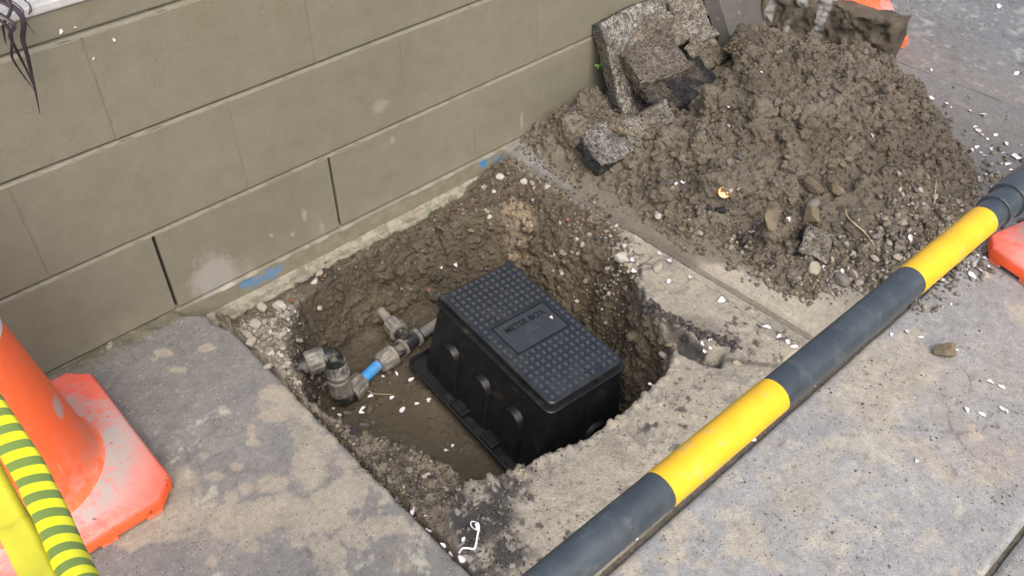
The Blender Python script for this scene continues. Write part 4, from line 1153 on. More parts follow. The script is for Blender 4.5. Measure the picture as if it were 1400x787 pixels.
# ------------------------------------------------------------------ striped bar
MT['yellow'] = flat_mat('yellow_reflective', (0.82, 0.48, 0.020), 0.42, 0.5, 0.08, 30, (0.62, 0.44, 0.14), 50, (0.56, 0.72), 0.1, 0.0003)
MT['greybar'] = flat_mat('black_bar_plastic', (0.050, 0.064, 0.076), 0.36, 0.5, 0.2, 30, (0.11, 0.12, 0.125), 45, (0.54, 0.74), 0.1, 0.0003)
HB = 0.62; RB = 0.0172
A1 = gp(903, 669, HB); A2 = gp(1343, 302, HB)
bdir = Vector((A2[0] - A1[0], A2[1] - A1[1], 0)).normalized()
xs = [gp(p[0], p[1], HB) for p in ((903, 669), (1056.5, 539), (1244, 384), (1343, 302), (1358, 290), (1376, 275))]
sx_ = [float(np.dot(x[:2] - A1[:2], bdir[:2])) for x in xs]
O1 = Vector((A1[0], A1[1], HB))
bar = empty('striped_barrier_bar', O1, 'black and yellow banded plastic barrier bar resting across the cones', 'barrier bar')
def bseg(a, b_, r, name, mat):
    mb = MB(); e = 0.0006
    ps = [a, a + e, b_ - e, b_]
    mb.tube([bdir * p for p in ps], [r - e, r, r, r - e], 40); autosmooth(mb.build(name, MT[mat], bar), 40)
yl = sx_[1] - sx_[0]; bl = sx_[2] - sx_[1]
bseg(sx_[0] - bl, sx_[0], RB, 'black_band', 'greybar')
bseg(sx_[0] - bl - yl, sx_[0] - bl, RB, 'yellow_band', 'yellow')
bseg(sx_[0], sx_[1], RB + 0.0004, 'yellow_band', 'yellow')
bseg(sx_[1], sx_[2], RB, 'black_band', 'greybar')
bseg(sx_[2], sx_[3], RB + 0.0004, 'yellow_band', 'yellow')
bseg(sx_[3], sx_[4] + 0.004, RB, 'black_band', 'greybar')
bseg(sx_[4], sx_[4] + 0.010, RB + 0.0028, 'sleeve_ring', 'greybar')
bseg(sx_[4] + 0.010, sx_[5], RB + 0.0014, 'sleeve_neck', 'greybar')
bseg(sx_[5], sx_[5] + 0.012, RB + 0.0050, 'sleeve_ring', 'greybar')
bseg(sx_[5] + 0.012, sx_[5] + 0.40, RB + 0.0042, 'outer_sleeve', 'greybar')
bseg(sx_[5] + 0.40, 1.5 - A1[0], RB + 0.0046, 'yellow_band', 'yellow')

# ------------------------------------------------------------------ barrier tape
def tape_mat():
    m, nt, b = mat_new('striped_tape_film')
    uv = N(nt, 'ShaderNodeUVMap'); uv.uv_map = 'UVMap'
    sx = N(nt, 'ShaderNodeSeparateXYZ'); nt.links.new(uv.outputs[0], sx.inputs[0])
    v = math_(nt, 'FRACT', math_(nt, 'ADD', sx.outputs['X'], math_(nt, 'MULTIPLY', sx.outputs['Y'], 0.95)))
    f = ramp(nt, v, [(0.0, 0.0), (0.49, 0.0), (0.51, 1.0), (0.98, 1.0), (1.0, 0.0)])
    col = mixc(nt, f, (0.76, 0.74, 0.02), (0.17, 0.25, 0.055))
    nt.links.new(col, b.inputs['Base Color']); b.inputs['Roughness'].default_value = 0.25
    b.inputs['Transmission Weight'].default_value = 0.0
    return m
MT['tape'] = tape_mat(); MT['plaintape'] = flat_mat('yellow_tape_film', (0.60, 0.57, 0.045), 0.35, 0.5, 0.14, 14)
tape = empty('barrier_tape', (-0.39, -0.80, 0.60), 'yellow barrier tape with dark stripes, twisted into a rope across the left cone', 'barrier tape')
TO = Vector((-0.39, -0.80, 0.60))
def strip(name, path, prof, mat, stripes=54.0):
    """sweep an open profile (list of (across, up)) along path; UV x runs along"""
    V = []; F = []; UV = []; n = len(prof(0)); L = 0; prev = None
    for i, p in enumerate(path):
        t = (Vector(path[min(i + 1, len(path) - 1)]) - Vector(path[max(i - 1, 0)])).normalized()
        s_ = t.cross(Vector((0, 0, 1))).normalized(); u = s_.cross(t)
        if prev is not None: L += (Vector(p) - prev).length
        prev = Vector(p)
        for (a, b_) in prof(L):
            V.append(tuple(Vector(p) + s_ * a + u * b_ - TO))
        UV.append(L)
    for i in range(len(path) - 1):
        for j in range(n - 1):
            F.append((i * n + j, i * n + j + 1, (i + 1) * n + j + 1, (i + 1) * n + j))
    me = pymesh(name, V, F, mat, True)
    ul = me.uv_layers.new(name='UVMap')
    for lp in me.loops:
        i, j = divmod(lp.vertex_index, n); ul.data[lp.index].uv = (UV[i] * stripes / 2, j / (n - 1))
    o = obj(name, me, tape); m = o.modifiers.new('thick', 'SOLIDIFY'); m.thickness = 0.0005
    return o
p0 = Vector((-0.392, -0.30, 0.655)); a1 = Vector(gp(2, 580, 0.60)); a2 = Vector(gp(58, 682, 0.592)); a3 = Vector(gp(112, 795, 0.60)); p9 = Vector((-0.398, -1.18, 0.655))
def poly(pts, n):
    out = []
    for i in range(len(pts) - 1):
        q0 = pts[max(i - 1, 0)]; q1 = pts[i]; q2 = pts[i + 1]; q3 = pts[min(i + 2, len(pts) - 1)]
        for k in range(n):
            t = k / n
            out.append(0.5 * ((2 * q1) + (q2 - q0) * t + (2 * q0 - 5 * q1 + 4 * q2 - q3) * t * t + (-q0 + 3 * q1 - 3 * q2 + q3) * t ** 3))
    out.append(pts[-1]); return out
path = poly([p0, a1, a2, a3, p9], 30)
def rope(L):
    out = []
    for k in range(21):
        a = rad(-40 + 285 * k / 20); r = 0.0132 * (1 + 0.05 * math.sin(3 * a + L * 25))
        out.append((-math.cos(a) * r * 1.05, math.sin(a) * r * (0.62 + 0.1 * math.sin(L * 11))))
    return out
strip('striped_film', path, rope, MT['tape'], 88)
path2 = [p + Vector((-0.0175, 0.0, -0.012)) for p in poly([p0, Vector(gp(-25, 640, 0.59)) + Vector((0.0175, 0, .012)), Vector(gp(25, 725, 0.585)) + Vector((0.0175, 0, .012)), Vector(gp(70, 810, 0.592)) + Vector((0.0175, 0, .012)), p9], 30)]
strip('folded_edge', path2, lambda L: [(-0.016 + 0.002 * math.sin(L * 14), -0.004), (-0.006, 0.0), (0.004, 0.003 * math.sin(L * 9)), (0.014, 0.005)], MT['plaintape'])

# ------------------------------------------------------------------ flax plant over the wall
MT['flax'] = flat_mat('bronze_flax_leaf', (0.030, 0.018, 0.022), 0.32, 0.6, 0.3, 25, (0.10, 0.085, 0.12), 9, (0.5, 0.7), 0.2, 0.001)
plant = empty('flax_plant', (-0.34, 0.10, 0.664), 'dark bronze strap-leaved plant drooping over the top of the wall', 'plant')
PL = Vector((-0.34, 0.10, 0.664))
def leaf(pts, wd):
    path = poly([Vector(p) for p in pts], 10); mb = MB(); V = []; F = []; n = len(path)
    for i, p in enumerate(path):
        t = (path[min(i + 1, n - 1)] - path[max(i - 1, 0)]).normalized(); s_ = t.cross(Vector((0.2, -1, 0.5))).normalized(); u = s_.cross(t)
        k = i / (n - 1); w_ = wd * (0.5 + 1.2 * k) * (1 - k) ** 0.6 if k > 0.3 else wd * (0.55 + 0.5 * k)
        w_ = wd * min(1, 0.6 + k) * max(0.02, (1 - k ** 2.2))
        for a, b_ in ((-1, 0.25), (0, 0), (1, 0.25)): V.append(tuple(p + s_ * a * w_ / 2 + u * b_ * w_ - PL))
    for i in range(n - 1):
        for j in range(2): F.append((i * 3 + j, i * 3 + j + 1, i * 3 + j + 4, i * 3 + j + 3))
    o = obj('leaf', pymesh('leaf', V, F, MT['flax'], True), plant); m = o.modifiers.new('thick', 'SOLIDIFY'); m.thickness = 0.0008
def wl(px, py, y): return tuple(wallp(px, py, y))
root = tuple(PL + Vector((0, 0, 0.0)))
leaf([root, (-0.26, 0.03, 0.78), wl(8, 5, -0.05), wl(32, 60, -0.06), wl(45, 110, -0.06), wl(55, 156, -0.05)], 0.010)
leaf([root, (-0.27, 0.02, 0.76), wl(-6, 25, -0.07), wl(18, 82, -0.075), wl(47, 123, -0.06)], 0.006)
leaf([root, (-0.25, 0.02, 0.79), wl(2, 22, -0.09), wl(14, 52, -0.09), wl(36, 95, -0.07), wl(46, 118, -0.06)], 0.007)
leaf([root, (-0.24, 0.03, 0.80), wl(0, -8, -0.06), wl(4, 38, -0.07), wl(9, 62, -0.06)], 0.007)
leaf([root, (-0.2, 0.05, 0.80), wl(14, 0, 0.0), wl(32, 25, -0.01), wl(48, 47, -0.01)], 0.0018)
leaf([root, (-0.2, 0.05, 0.82), wl(25, -6, 0.0), wl(39, 20, -0.01), wl(41, 2, -0.01)], 0.0018)
leaf([root, (-0.34, 0.05, 0.80), (-0.38, -0.03, 0.76), (-0.42, -0.08, 0.60)], 0.011)
leaf([root, (-0.4, 0.10, 0.85), (-0.5, 0.05, 0.80), (-0.6, -0.02, 0.70)], 0.012)
leaf([root, (-0.33, 0.2, 0.9), (-0.30, 0.3, 0.92), (-0.25, 0.4, 0.85)], 0.012)

# ------------------------------------------------------------------ stones, clods, rubble
def scatter(name, pts, r0, r1, palette, mat, parent=None, sub=1, seed=0, emb=0.3, pw=2.0, cuts=5, label=None, flat=0.75, amp=0.16, zoff=0.0, smooth=True, tilt=True, cutd=(0.4, 0.85)):
    g = np.random.default_rng(seed + 500); n = len(pts)
    var = [rock_shape(sub, seed * 10 + k, cuts, amp, flat, 1.6, cutd) for k in range(7)]
    which = g.integers(0, 7, n); r = r0 * (r1 / r0) ** (g.random(n) ** pw)
    z = Hc(pts[:, 0], pts[:, 1]); R = rmats(n, g)
    if not tilt:
        a = g.uniform(0, 6.28, n); c_, s_ = np.cos(a), np.sin(a); o_ = np.zeros(n)
        R = np.stack([np.stack([c_, -s_, o_], -1), np.stack([s_, c_, o_], -1), np.stack([o_, o_, o_ + 1], -1)], 1)
    pal = np.array(palette); ci = g.integers(0, len(pal), n)
    VV, FF, CC = [], [], []; off = 0
    for k in range(7):
        ids = np.where(which == k)[0]
        if len(ids) == 0: continue
        V, F = var[k]
        W = np.einsum('nij,vj->nvi', R[ids], V) * r[ids][:, None, None]
        W[:, :, 0] += pts[ids, 0][:, None]; W[:, :, 1] += pts[ids, 1][:, None]
        W[:, :, 2] += (z[ids] + r[ids] * (0.62 - emb) + zoff)[:, None]
        c = pal[ci[ids]] * g.uniform(0.78, 1.2, (len(ids), 1))
        VV.append(W.reshape(-1, 3)); CC.append(np.repeat(c, len(V), 0))
        FF.append((F[None] + (off + np.arange(len(ids)) * len(V))[:, None, None]).reshape(-1, 3)); off += len(ids) * len(V)
    me = npmesh(name, np.concatenate(VV), np.concatenate(FF), mat, np.concatenate(CC), smooth)
    o = obj(name, me, parent); tag(o, label, None, None, 'stuff')
    return o

heap_o = bpy.data.objects['soil_heap']; hole_o = bpy.data.objects['excavated_hole']
HP = [(0.140, 0.120, 0.09), (0.125, 0.106, 0.078), (0.16, 0.138, 0.105), (0.10, 0.085, 0.063)]
HP2 = HP + [(0.075, 0.062, 0.045), (0.20, 0.175, 0.135), (0.09, 0.085, 0.08)]
scatter('clods', zone_points(1500, HEAP_FOOT, 0.012, seed=21, clump=1.1), 0.004, 0.013, HP2, MT['heap'], heap_o, 2, 21, emb=0.42, cuts=9, amp=0.35, cutd=(0.25, 0.7), pw=2.2, smooth=False)
scatter('crumbs', zone_points(3600, HEAP_FOOT, 0.02, seed=3, clump=1.0), 0.0025, 0.007, HP, MT['heap'], heap_o, 1, 3, emb=0.2, cuts=3)

PEB = [(0.20, 0.18, 0.145), (0.17, 0.16, 0.14), (0.27, 0.25, 0.21), (0.13, 0.115, 0.095), (0.18, 0.155, 0.115)]
PALEP = [(0.33, 0.31, 0.265), (0.28, 0.26, 0.22), (0.38, 0.36, 0.31), (0.25, 0.23, 0.19)]
DARKP = [(0.055, 0.052, 0.05), (0.09, 0.08, 0.07), (0.13, 0.11, 0.085), (0.04, 0.04, 0.042)]
BRP = [(0.10, 0.083, 0.058), (0.08, 0.066, 0.045), (0.13, 0.107, 0.077)]
def stuff(name, pts, *a, label=None, **k):
    o = scatter(name, pts, *a, **k)
    if label: tag(o, label, 'gravel')
    return o
skirt_r = pxpoly([(1140, 330), (1210, 290), (1300, 250), (1370, 200), (1400, 230), (1400, 290), (1330, 400), (1260, 430), (1170, 400), (1100, 412), (1060, 395)], 0.0)
stuff('loose_gravel', zone_points(900, skirt_r, 0.02, seed=4, clump=0.8), 0.0035, 0.011, PEB + PALEP[:1], MT['stone'], None, 2, 4, emb=0.25, amp=0.3, cuts=7, label='grey rounded gravel spilling from the right foot of the soil heap')
sk2 = pxpoly([(930, 300), (1010, 320), (1100, 330), (1150, 360), (1140, 400), (1090, 415), (1030, 385), (990, 355), (930, 345)])
stuff('loose_gravel', zone_points(420, sk2, 0.02, seed=5, clump=0.8), 0.003, 0.009, PEB + BRP, MT['stone'], None, 1, 5, emb=0.15, label='brown gravel and crumbs along the near foot of the soil heap')
pg = pxpoly([(322, 425), (350, 405), (400, 405), (425, 400), (415, 440), (395, 480), (415, 520), (405, 535), (385, 500), (345, 450)])
stuff('pale_rubble', zone_points(650, pg, 0.006, seed=6), 0.0035, 0.013, PALEP[1:] + PEB[:3] + BRP[2:], MT['stone'], None, 2, 6, emb=0.35, cuts=12, amp=0.35, smooth=False, cutd=(0.25, 0.7), label='pale broken mortar gravel heaped at the left rim of the hole')
lr = pxpoly([(420, 555), (470, 570), (520, 580), (570, 600), (640, 652), (620, 690), (600, 725), (560, 700), (500, 640), (450, 590)])
stuff('dark_rubble', zone_points(1300, lr, 0.006, seed=7, clump=0.6), 0.0016, 0.0065, PEB[3:] + DARKP + BRP + BRP + PALEP[3:], MT['stone'], None, 1, 7, emb=0.2, label='mixed dark crumbs and grit along the slab edge in front of the hole')
bk_ = pxpoly([(420, 370), (470, 345), (560, 295), (640, 245), (720, 205), (770, 240), (850, 305), (870, 350), (820, 345), (740, 300), (640, 320), (520, 350)], -0.02)
stuff('mixed_gravel', zone_points(1300, bk_, 0.01, seed=8, clump=0.7), 0.0018, 0.0075, PEB[:1] + PEB[3:4] + DARKP + BRP + BRP + PALEP[3:] + [(0.24, 0.12, 0.07)], MT['stone'], None, 1, 8, emb=0.2, label='mixed grit and small gravel between the wall foot and the back of the hole')
pc = pxpoly([(755, 320), (800, 300), (850, 320), (880, 360), (870, 400), (840, 385), (800, 355), (770, 345)], -0.02)
stuff('pale_gravel', zone_points(200, pc, 0.012, seed=9, clump=1.0), 0.003, 0.0095, PALEP + PEB[:2], MT['stone'], None, 1, 9, emb=0.2, label='pale gravel on the right-hand bank of the hole beside the lid')
fl_p = zone_points(420, [(0.12, -0.62), (0.33, -0.70), (0.36, -0.30), (0.55, -0.26), (0.55, -0.20), (0.2, -0.2), (0.13, -0.35)], seed=36, clump=1.1)
scatter('crumbs', fl_p, 0.0015, 0.007, BRP + PEB[3:], MT['stone'], hole_o, 1, 19, emb=0.4, cuts=5, pw=2.5)
scatter('crumbs', hpts(1500, 33), 0.0018, 0.006, BRP + BRP + PEB[3:], MT['stone'], hole_o, 1, 17, emb=0.4, cuts=4)
fr = pxpoly([(640, 660), (760, 620), (900, 540), (980, 450), (1090, 480), (1010, 600), (830, 790), (640, 800)])
stuff('grit', zone_points(800, fr, 0.0, seed=12, clump=1.0), 0.0009, 0.0028, DARKP + PEB, MT['stone'], None, 1, 12, emb=0.1, label='dark grit scattered over the muddy concrete in front of the hole')
fs = pxpoly([(1000, 620), (1150, 500), (1300, 430), (1400, 480), (1400, 787), (860, 787)])
stuff('grit', zone_points(420, fs, 0.0, seed=13, clump=0.9), 0.001, 0.0028, DARKP + PEB, MT['stone'], None, 1, 13, emb=0.1, label='sparse grit on the grey slab in front of the striped bar')
dkz = pxpoly([(620, 670), (700, 645), (740, 630), (700, 700), (720, 787), (650, 787)])
stuff('bitumen_crumbs', zone_points(650, dkz, 0.01, seed=14), 0.0012, 0.0045, DARKP + PEB[:2], MT['stone'], None, 1, 14, emb=0.25, label='black bitumen crumbs on the near side of the hole')
tl = np.array([tuple(gp(a, b)[:2]) for a, b in ((884, 415), (905, 432), (930, 444), (955, 456), (985, 466), (1005, 478))])
g_ = np.random.default_rng(77); tt = g_.random(260) * (len(tl) - 1.001); ti = tt.astype(int); tf = (tt - ti)[:, None]
stuff('bitumen_edge', tl[ti] * (1 - tf) + tl[ti + 1] * tf + g_.normal(size=(260, 2)) * 0.006, 0.0025, 0.010, DARKP[:1] + DARKP[3:] + DARKP[1:2], MT['stone'], None, 2, 18, emb=0.45, amp=0.35, cuts=8, cutd=(0.3, 0.8), label='black crumbled bitumen along the torn edge of the crust right of the hole')
rr_ = [(1.6, -1.3), (2.4, -1.0), (3.2, -0.4), (2.6, 0.0), (2.0, -0.4), (1.9, -0.9)]
stuff('road_grit', zone_points(260, rr_, 0.02, seed=15, clump=0.8), 0.0015, 0.005, PEB + PALEP, MT['stone'], None, 1, 15, emb=0.1, label='scattered grit on the grey road surface beyond the heap')
hs_ = [(-1.0, -0.9), (0.03, -0.9), (0.03, -0.1), (-0.4, -0.03), (-1.0, -0.03)]
stuff('grit', zone_points(260, hs_, 0.0, seed=16, clump=0.9), 0.0008, 0.0024, PEB + PALEP, MT['stone'], None, 1, 16, emb=0.1, label='fine grit on the grey slab to the left of the hole')

# individual stones -------------------------------------------------
def const_stone(seed, col, sub=3, cuts=7, flat=0.8, amp=0.16, cutd=(0.55, 0.9), dark=None):
    V, F = rock_shape(sub, seed, cuts, amp, flat, 1.6, cutd)
    v = fbm(V[:, 0], V[:, 1], V[:, 2], 2.5, 3, seed)
    c = np.array(col)[None] * (1 + 0.25 * v)[:, None]
    if dark is not None:
        k = sstep(-0.05, 0.15, fbm(V[:, 0], V[:, 1], V[:, 2], 3.2, 3, seed + 9))[:, None]
        c = c * (1 - k) + np.array(dark) * k
    return npmesh('stone', V, F, MT['stone'], c)
STC = dict(pale=(0.34, 0.315, 0.26), grey=(0.19, 0.18, 0.16), brown=(0.13, 0.108, 0.078), tan=(0.19, 0.16, 0.105), white=(0.46, 0.44, 0.39), red=(0.17, 0.085, 0.05), dark=(0.035, 0.035, 0.037))
SM = {}
for i, (k, c) in enumerate(STC.items()):
    SM[k] = [const_stone(40 + i * 7 + j, c, 3, 9 if j else 3, 0.68, 0.24, (0.4, 0.85)) for j in range(3)]
def place(me, px, py, wpx, name, label, cat, group=None, emb=0.25, asp=1.0, rot=None, fl=1.0, seed=None):
    p = hit(px, py); r = wpx * mmpx(p) * 0.5 * (1.3 if wpx > 24 else 1.08 if wpx > 18 else 1.0)
    if wpx > 24: emb = 0.18
    o = bpy.data.objects.new(name, me); C.objects.link(o)
    o.location = (p[0], p[1], p[2] + r * (0.55 - emb)); o.scale = (r, r * asp, r * fl)
    o.rotation_euler = rot if rot else (random.uniform(-.3, .3), random.uniform(-.3, .3), random.uniform(0, 6.28))
    return tag(o, label, cat, group)
STONES = [
 (384, 425, 25, 'white', 'round pale stone on the left rim of the hole, biggest of the rim stones'),
 (359, 422, 19, 'pale', 'flat pale stone lying just left of the round one on the hole rim'),
 (432, 386, 18, 'white', 'pinkish white angular stone at the foot of the wall above the hole'),
 (437, 376, 14, 'pale', 'cream pebble touching the angular white stone at the wall foot'),
 (401, 412, 13, 'red', 'rust-red pebble beside the round pale stone'),
 (436, 421, 13, 'white', 'narrow white chip stuck in the left soil face'),
 (409, 466, 12, 'pale', 'small curled pale chip just above the grey pipe nut'),
 (350, 446, 22, 'pale', 'pale lump of mortar on the rubble pile left of the hole'),
 (340, 458, 16, 'pale', 'pale mortar crumb against the left slab edge'),
 (386, 458, 16, 'pale', 'cream mortar lump on the slope below the round stone'),
 (346, 470, 20, 'pale', 'broad mortar lump near the grey pipe end'),
 (372, 484, 18, 'white', 'whitish mortar lump above the grey pipe end'),
 (366, 503, 15, 'pale', 'mortar crumb at the left lip beside the grey pipe'),
 (475, 565, 13, 'grey', 'grey pebble on the hole floor under the lower elbow'),
 (505, 561, 15, 'brown', 'brown pebble on the hole floor right of the grey one'),
 (683, 243, 14, 'white', 'white rounded pebble below the blue paint mark'),
 (662, 258, 11, 'pale', 'cream pebble left of the white one below the blue paint'),
 (675, 262, 9, 'white', 'small white pebble just right of the cream one'),
 (716, 249, 11, 'white', 'rounded white pebble in front of the channel strip'),
 (727, 252, 12, 'pale', 'flat pale pebble beside the petals near the strip'),
 (749, 257, 13, 'white', 'squarish white pebble nearest the channel strip'),
 (721, 210, 12, 'grey', 'upright grey-brown pebble at the foot of the wall'),
 (644, 316, 12, 'tan', 'tan stone pressed in the soil behind the box'),
 (665, 289, 12, 'pale', 'long cream pebble in the soil behind the box'),
 (669, 297, 9, 'white', 'white pebble right under the long cream one'),
 (660, 353, 9, 'brown', 'brown lump in the soil just behind the lid corner'),
 (788, 328, 12, 'white', 'white pebble uppermost in the pale cluster right of the lid'),
 (797, 336, 12, 'pale', 'cream pebble in the pale cluster right of the lid'),
 (806, 322, 10, 'pale', 'small oval pebble at the top edge of the pale cluster'),
 (770, 346, 13, 'pale', 'pale lump lying alone on the bank right of the lid'),
 (854, 337, 9, 'white', 'narrow white pebble below the concrete strip'),
 (850, 353, 22, 'white', 'elongated white stone on the right bank of the hole'),
 (861, 363, 12, 'pale', 'cream pebble below the elongated white stone'),
 (859, 371, 8, 'pale', 'small pebble under the cream one by the broken crust'),
 (836, 369, 15, 'grey', 'grey gravel lump on the right bank left of the pebbles'),
 (800, 386, 11, 'tan', 'tan stone in the right soil face beside the lid'),
 (899, 367, 21, 'pale', 'flat pitted stone lying on the cracked crust edge'),
 (899, 296, 14, 'white', 'white rough stone on the mud smear below the heap'),
 (932, 315, 14, 'tan', 'smooth tan cobble upright in the mud at the foot of the heap'),
 (957, 320, 13, 'pale', 'blocky cream stone right of the smooth tan cobble'),
 (1000, 261, 9, 'white', 'white chip right of the gold bottle cap'),
 (1010, 259, 9, 'pale', 'little square chip at the end of the white ones by the bottle cap'),
 (1055, 306, 42, 'tan', 'large angular yellow-brown stone at the front of the heap'),
 (1106, 304, 44, 'tan', 'layered brown stone resting on the dark chunk at the heap front'),
 (1142, 265, 30, 'tan', 'big olive-brown cobble half buried in the heap face'),
 (1113, 258, 27, 'brown', 'muddy oval cobble left of the olive-brown one'),
 (1137, 229, 14, 'tan', 'thin yellowish stone high on the heap'),
 (1152, 228, 14, 'tan', 'yellowish flake right of the thin stone on the heap'),
 (1111, 282, 20, 'grey', 'grey rough stone above the layered brown one'),
 (1034, 353, 19, 'brown', 'round brown clod at the near edge of the heap'),
 (1043, 370, 13, 'brown', 'small oval clod below the round brown one'),
 (1066, 386, 16, 'brown', 'flat mud-covered pebble on the concrete below the heap'),
 (1112, 370, 24, 'pale', 'pale angular stone in the gravel below the dark chunk'),
 (1168, 378, 20, 'pale', 'pale lumpy stone touching the grey gravel near the bar'),
 (1150, 385, 22, 'grey', 'grey weathered stone left of the pale lumpy one'),
 (1101, 407, 15, 'brown', 'small dark brown lump on the concrete in front of the heap'),
 (1208, 299, 13, 'pale', 'cream pebble at the top of the gravel spill'),
 (1234, 308, 19, 'pale', 'long cream pebble high in the gravel spill'),
 (1204, 315, 13, 'pale', 'upright pale pebble in the gravel spill left of the twig end'),
 (1197, 326, 16, 'grey', 'grey pebble in the middle of the gravel spill'),
 (1214, 333, 13, 'pale', 'squarish pale pebble in the middle of the gravel spill'),
 (1230, 341, 17, 'grey', 'broad grey pebble at the lower right of the gravel spill'),
 (1227, 352, 16, 'pale', 'pale pebble lowest in the gravel spill by the bar'),
 (1196, 355, 15, 'pale', 'rounded pale pebble at the lower left of the gravel spill'),
 (1185, 337, 13, 'grey', 'grey pebble beside the twig in the gravel spill'),
 (1008, 497, 14, 'pale', 'smooth cream pebble on the muddy concrete beside the bar'),
 (1292, 484, 33, 'tan', 'tan clod of dried soil alone on the grey slab'),
 (1361, 584, 12, 'grey', 'grey chip on the slab at the right edge'),
 (916, 473, 17, 'tan', 'tan stone wedged in the right lip of the hole'),
 (907, 487, 15, 'pale', 'pale stone in the right lip just below the tan one'),
 (863, 463, 16, 'tan', 'crumbly tan lump in the soil right of the lid'),
 (936, 463, 15, 'dark', 'black bitumen lump by the petals in the torn crust'),
 (483, 590, 14, 'dark', 'black bitumen lump in the rubble along the slab edge'),
 (498, 582, 17, 'grey', 'grey lump beside the black one in the rubble'),
 (583, 650, 13, 'pale', 'pale crumb in the rubble near the front of the hole'),
 (559, 643, 13, 'grey', 'grey crumb left of the pale one at the front rubble'),
 (985, 290, 21, 'dark', 'small black bitumen piece in the mud left of the cracked clay'),
 (970, 286, 15, 'dark', 'black bitumen sliver leaning on the mud near the cream stone'),
 (1015, 335, 26, 'dark', 'black curved asphalt shard at the near foot of the heap'),
 (1055, 363, 17, 'dark', 'dark speckled asphalt lump below the large angular stone'),
 (1170, 357, 14, 'dark', 'dark bluish lump at the left of the gravel spill'),
]
for i, (px, py, w_, k, lab) in enumerate(STONES):
    ang = {'dark': 'asphalt_piece', 'tan': 'stone', 'brown': 'clod'}.get(k, 'stone' if w_ > 14 else 'pebble')
    me = SM[k][i % 3]
    if w_ > 24:
        me = const_stone(300 + i, STC[k], 4, 11, 0.7, 0.30, (0.28, 0.72))
        n_ = len(me.vertices); c_ = np.empty(n_ * 3); me.vertices.foreach_get('co', c_); c_ = c_.reshape(-1, 3)
        c_ = c_ * (1 + 0.06 * fbm(c_[:, 0], c_[:, 1], c_[:, 2], 5, 4, 900 + i, 0.65) + 0.05 * billow(c_, 4, 950 + i))[:, None]
        me.vertices.foreach_set('co', c_.astype(np.float32).ravel()); me.update()
        q_ = np.empty(n_ * 4, np.float32); at_ = me.color_attributes['Col'].data; at_.foreach_get('color', q_); q_ = q_.reshape(-1, 4)
        kk = sstep(0.0, 0.3, fbm(c_[:, 0], c_[:, 1], c_[:, 2], 2.2, 4, 970 + i))[:, None]
        q_[:, :3] = q_[:, :3] * (1 - 0.75 * kk) + np.array((0.13, 0.112, 0.085)) * 0.75 * kk
        at_.foreach_set('color', q_.ravel())
    place(me, px, py, w_, ang, lab, {'asphalt_piece': 'asphalt piece', 'clod': 'clod'}.get(ang, ang), 'stones lying around the hole and heap', asp=random.uniform(.75, 1.05))

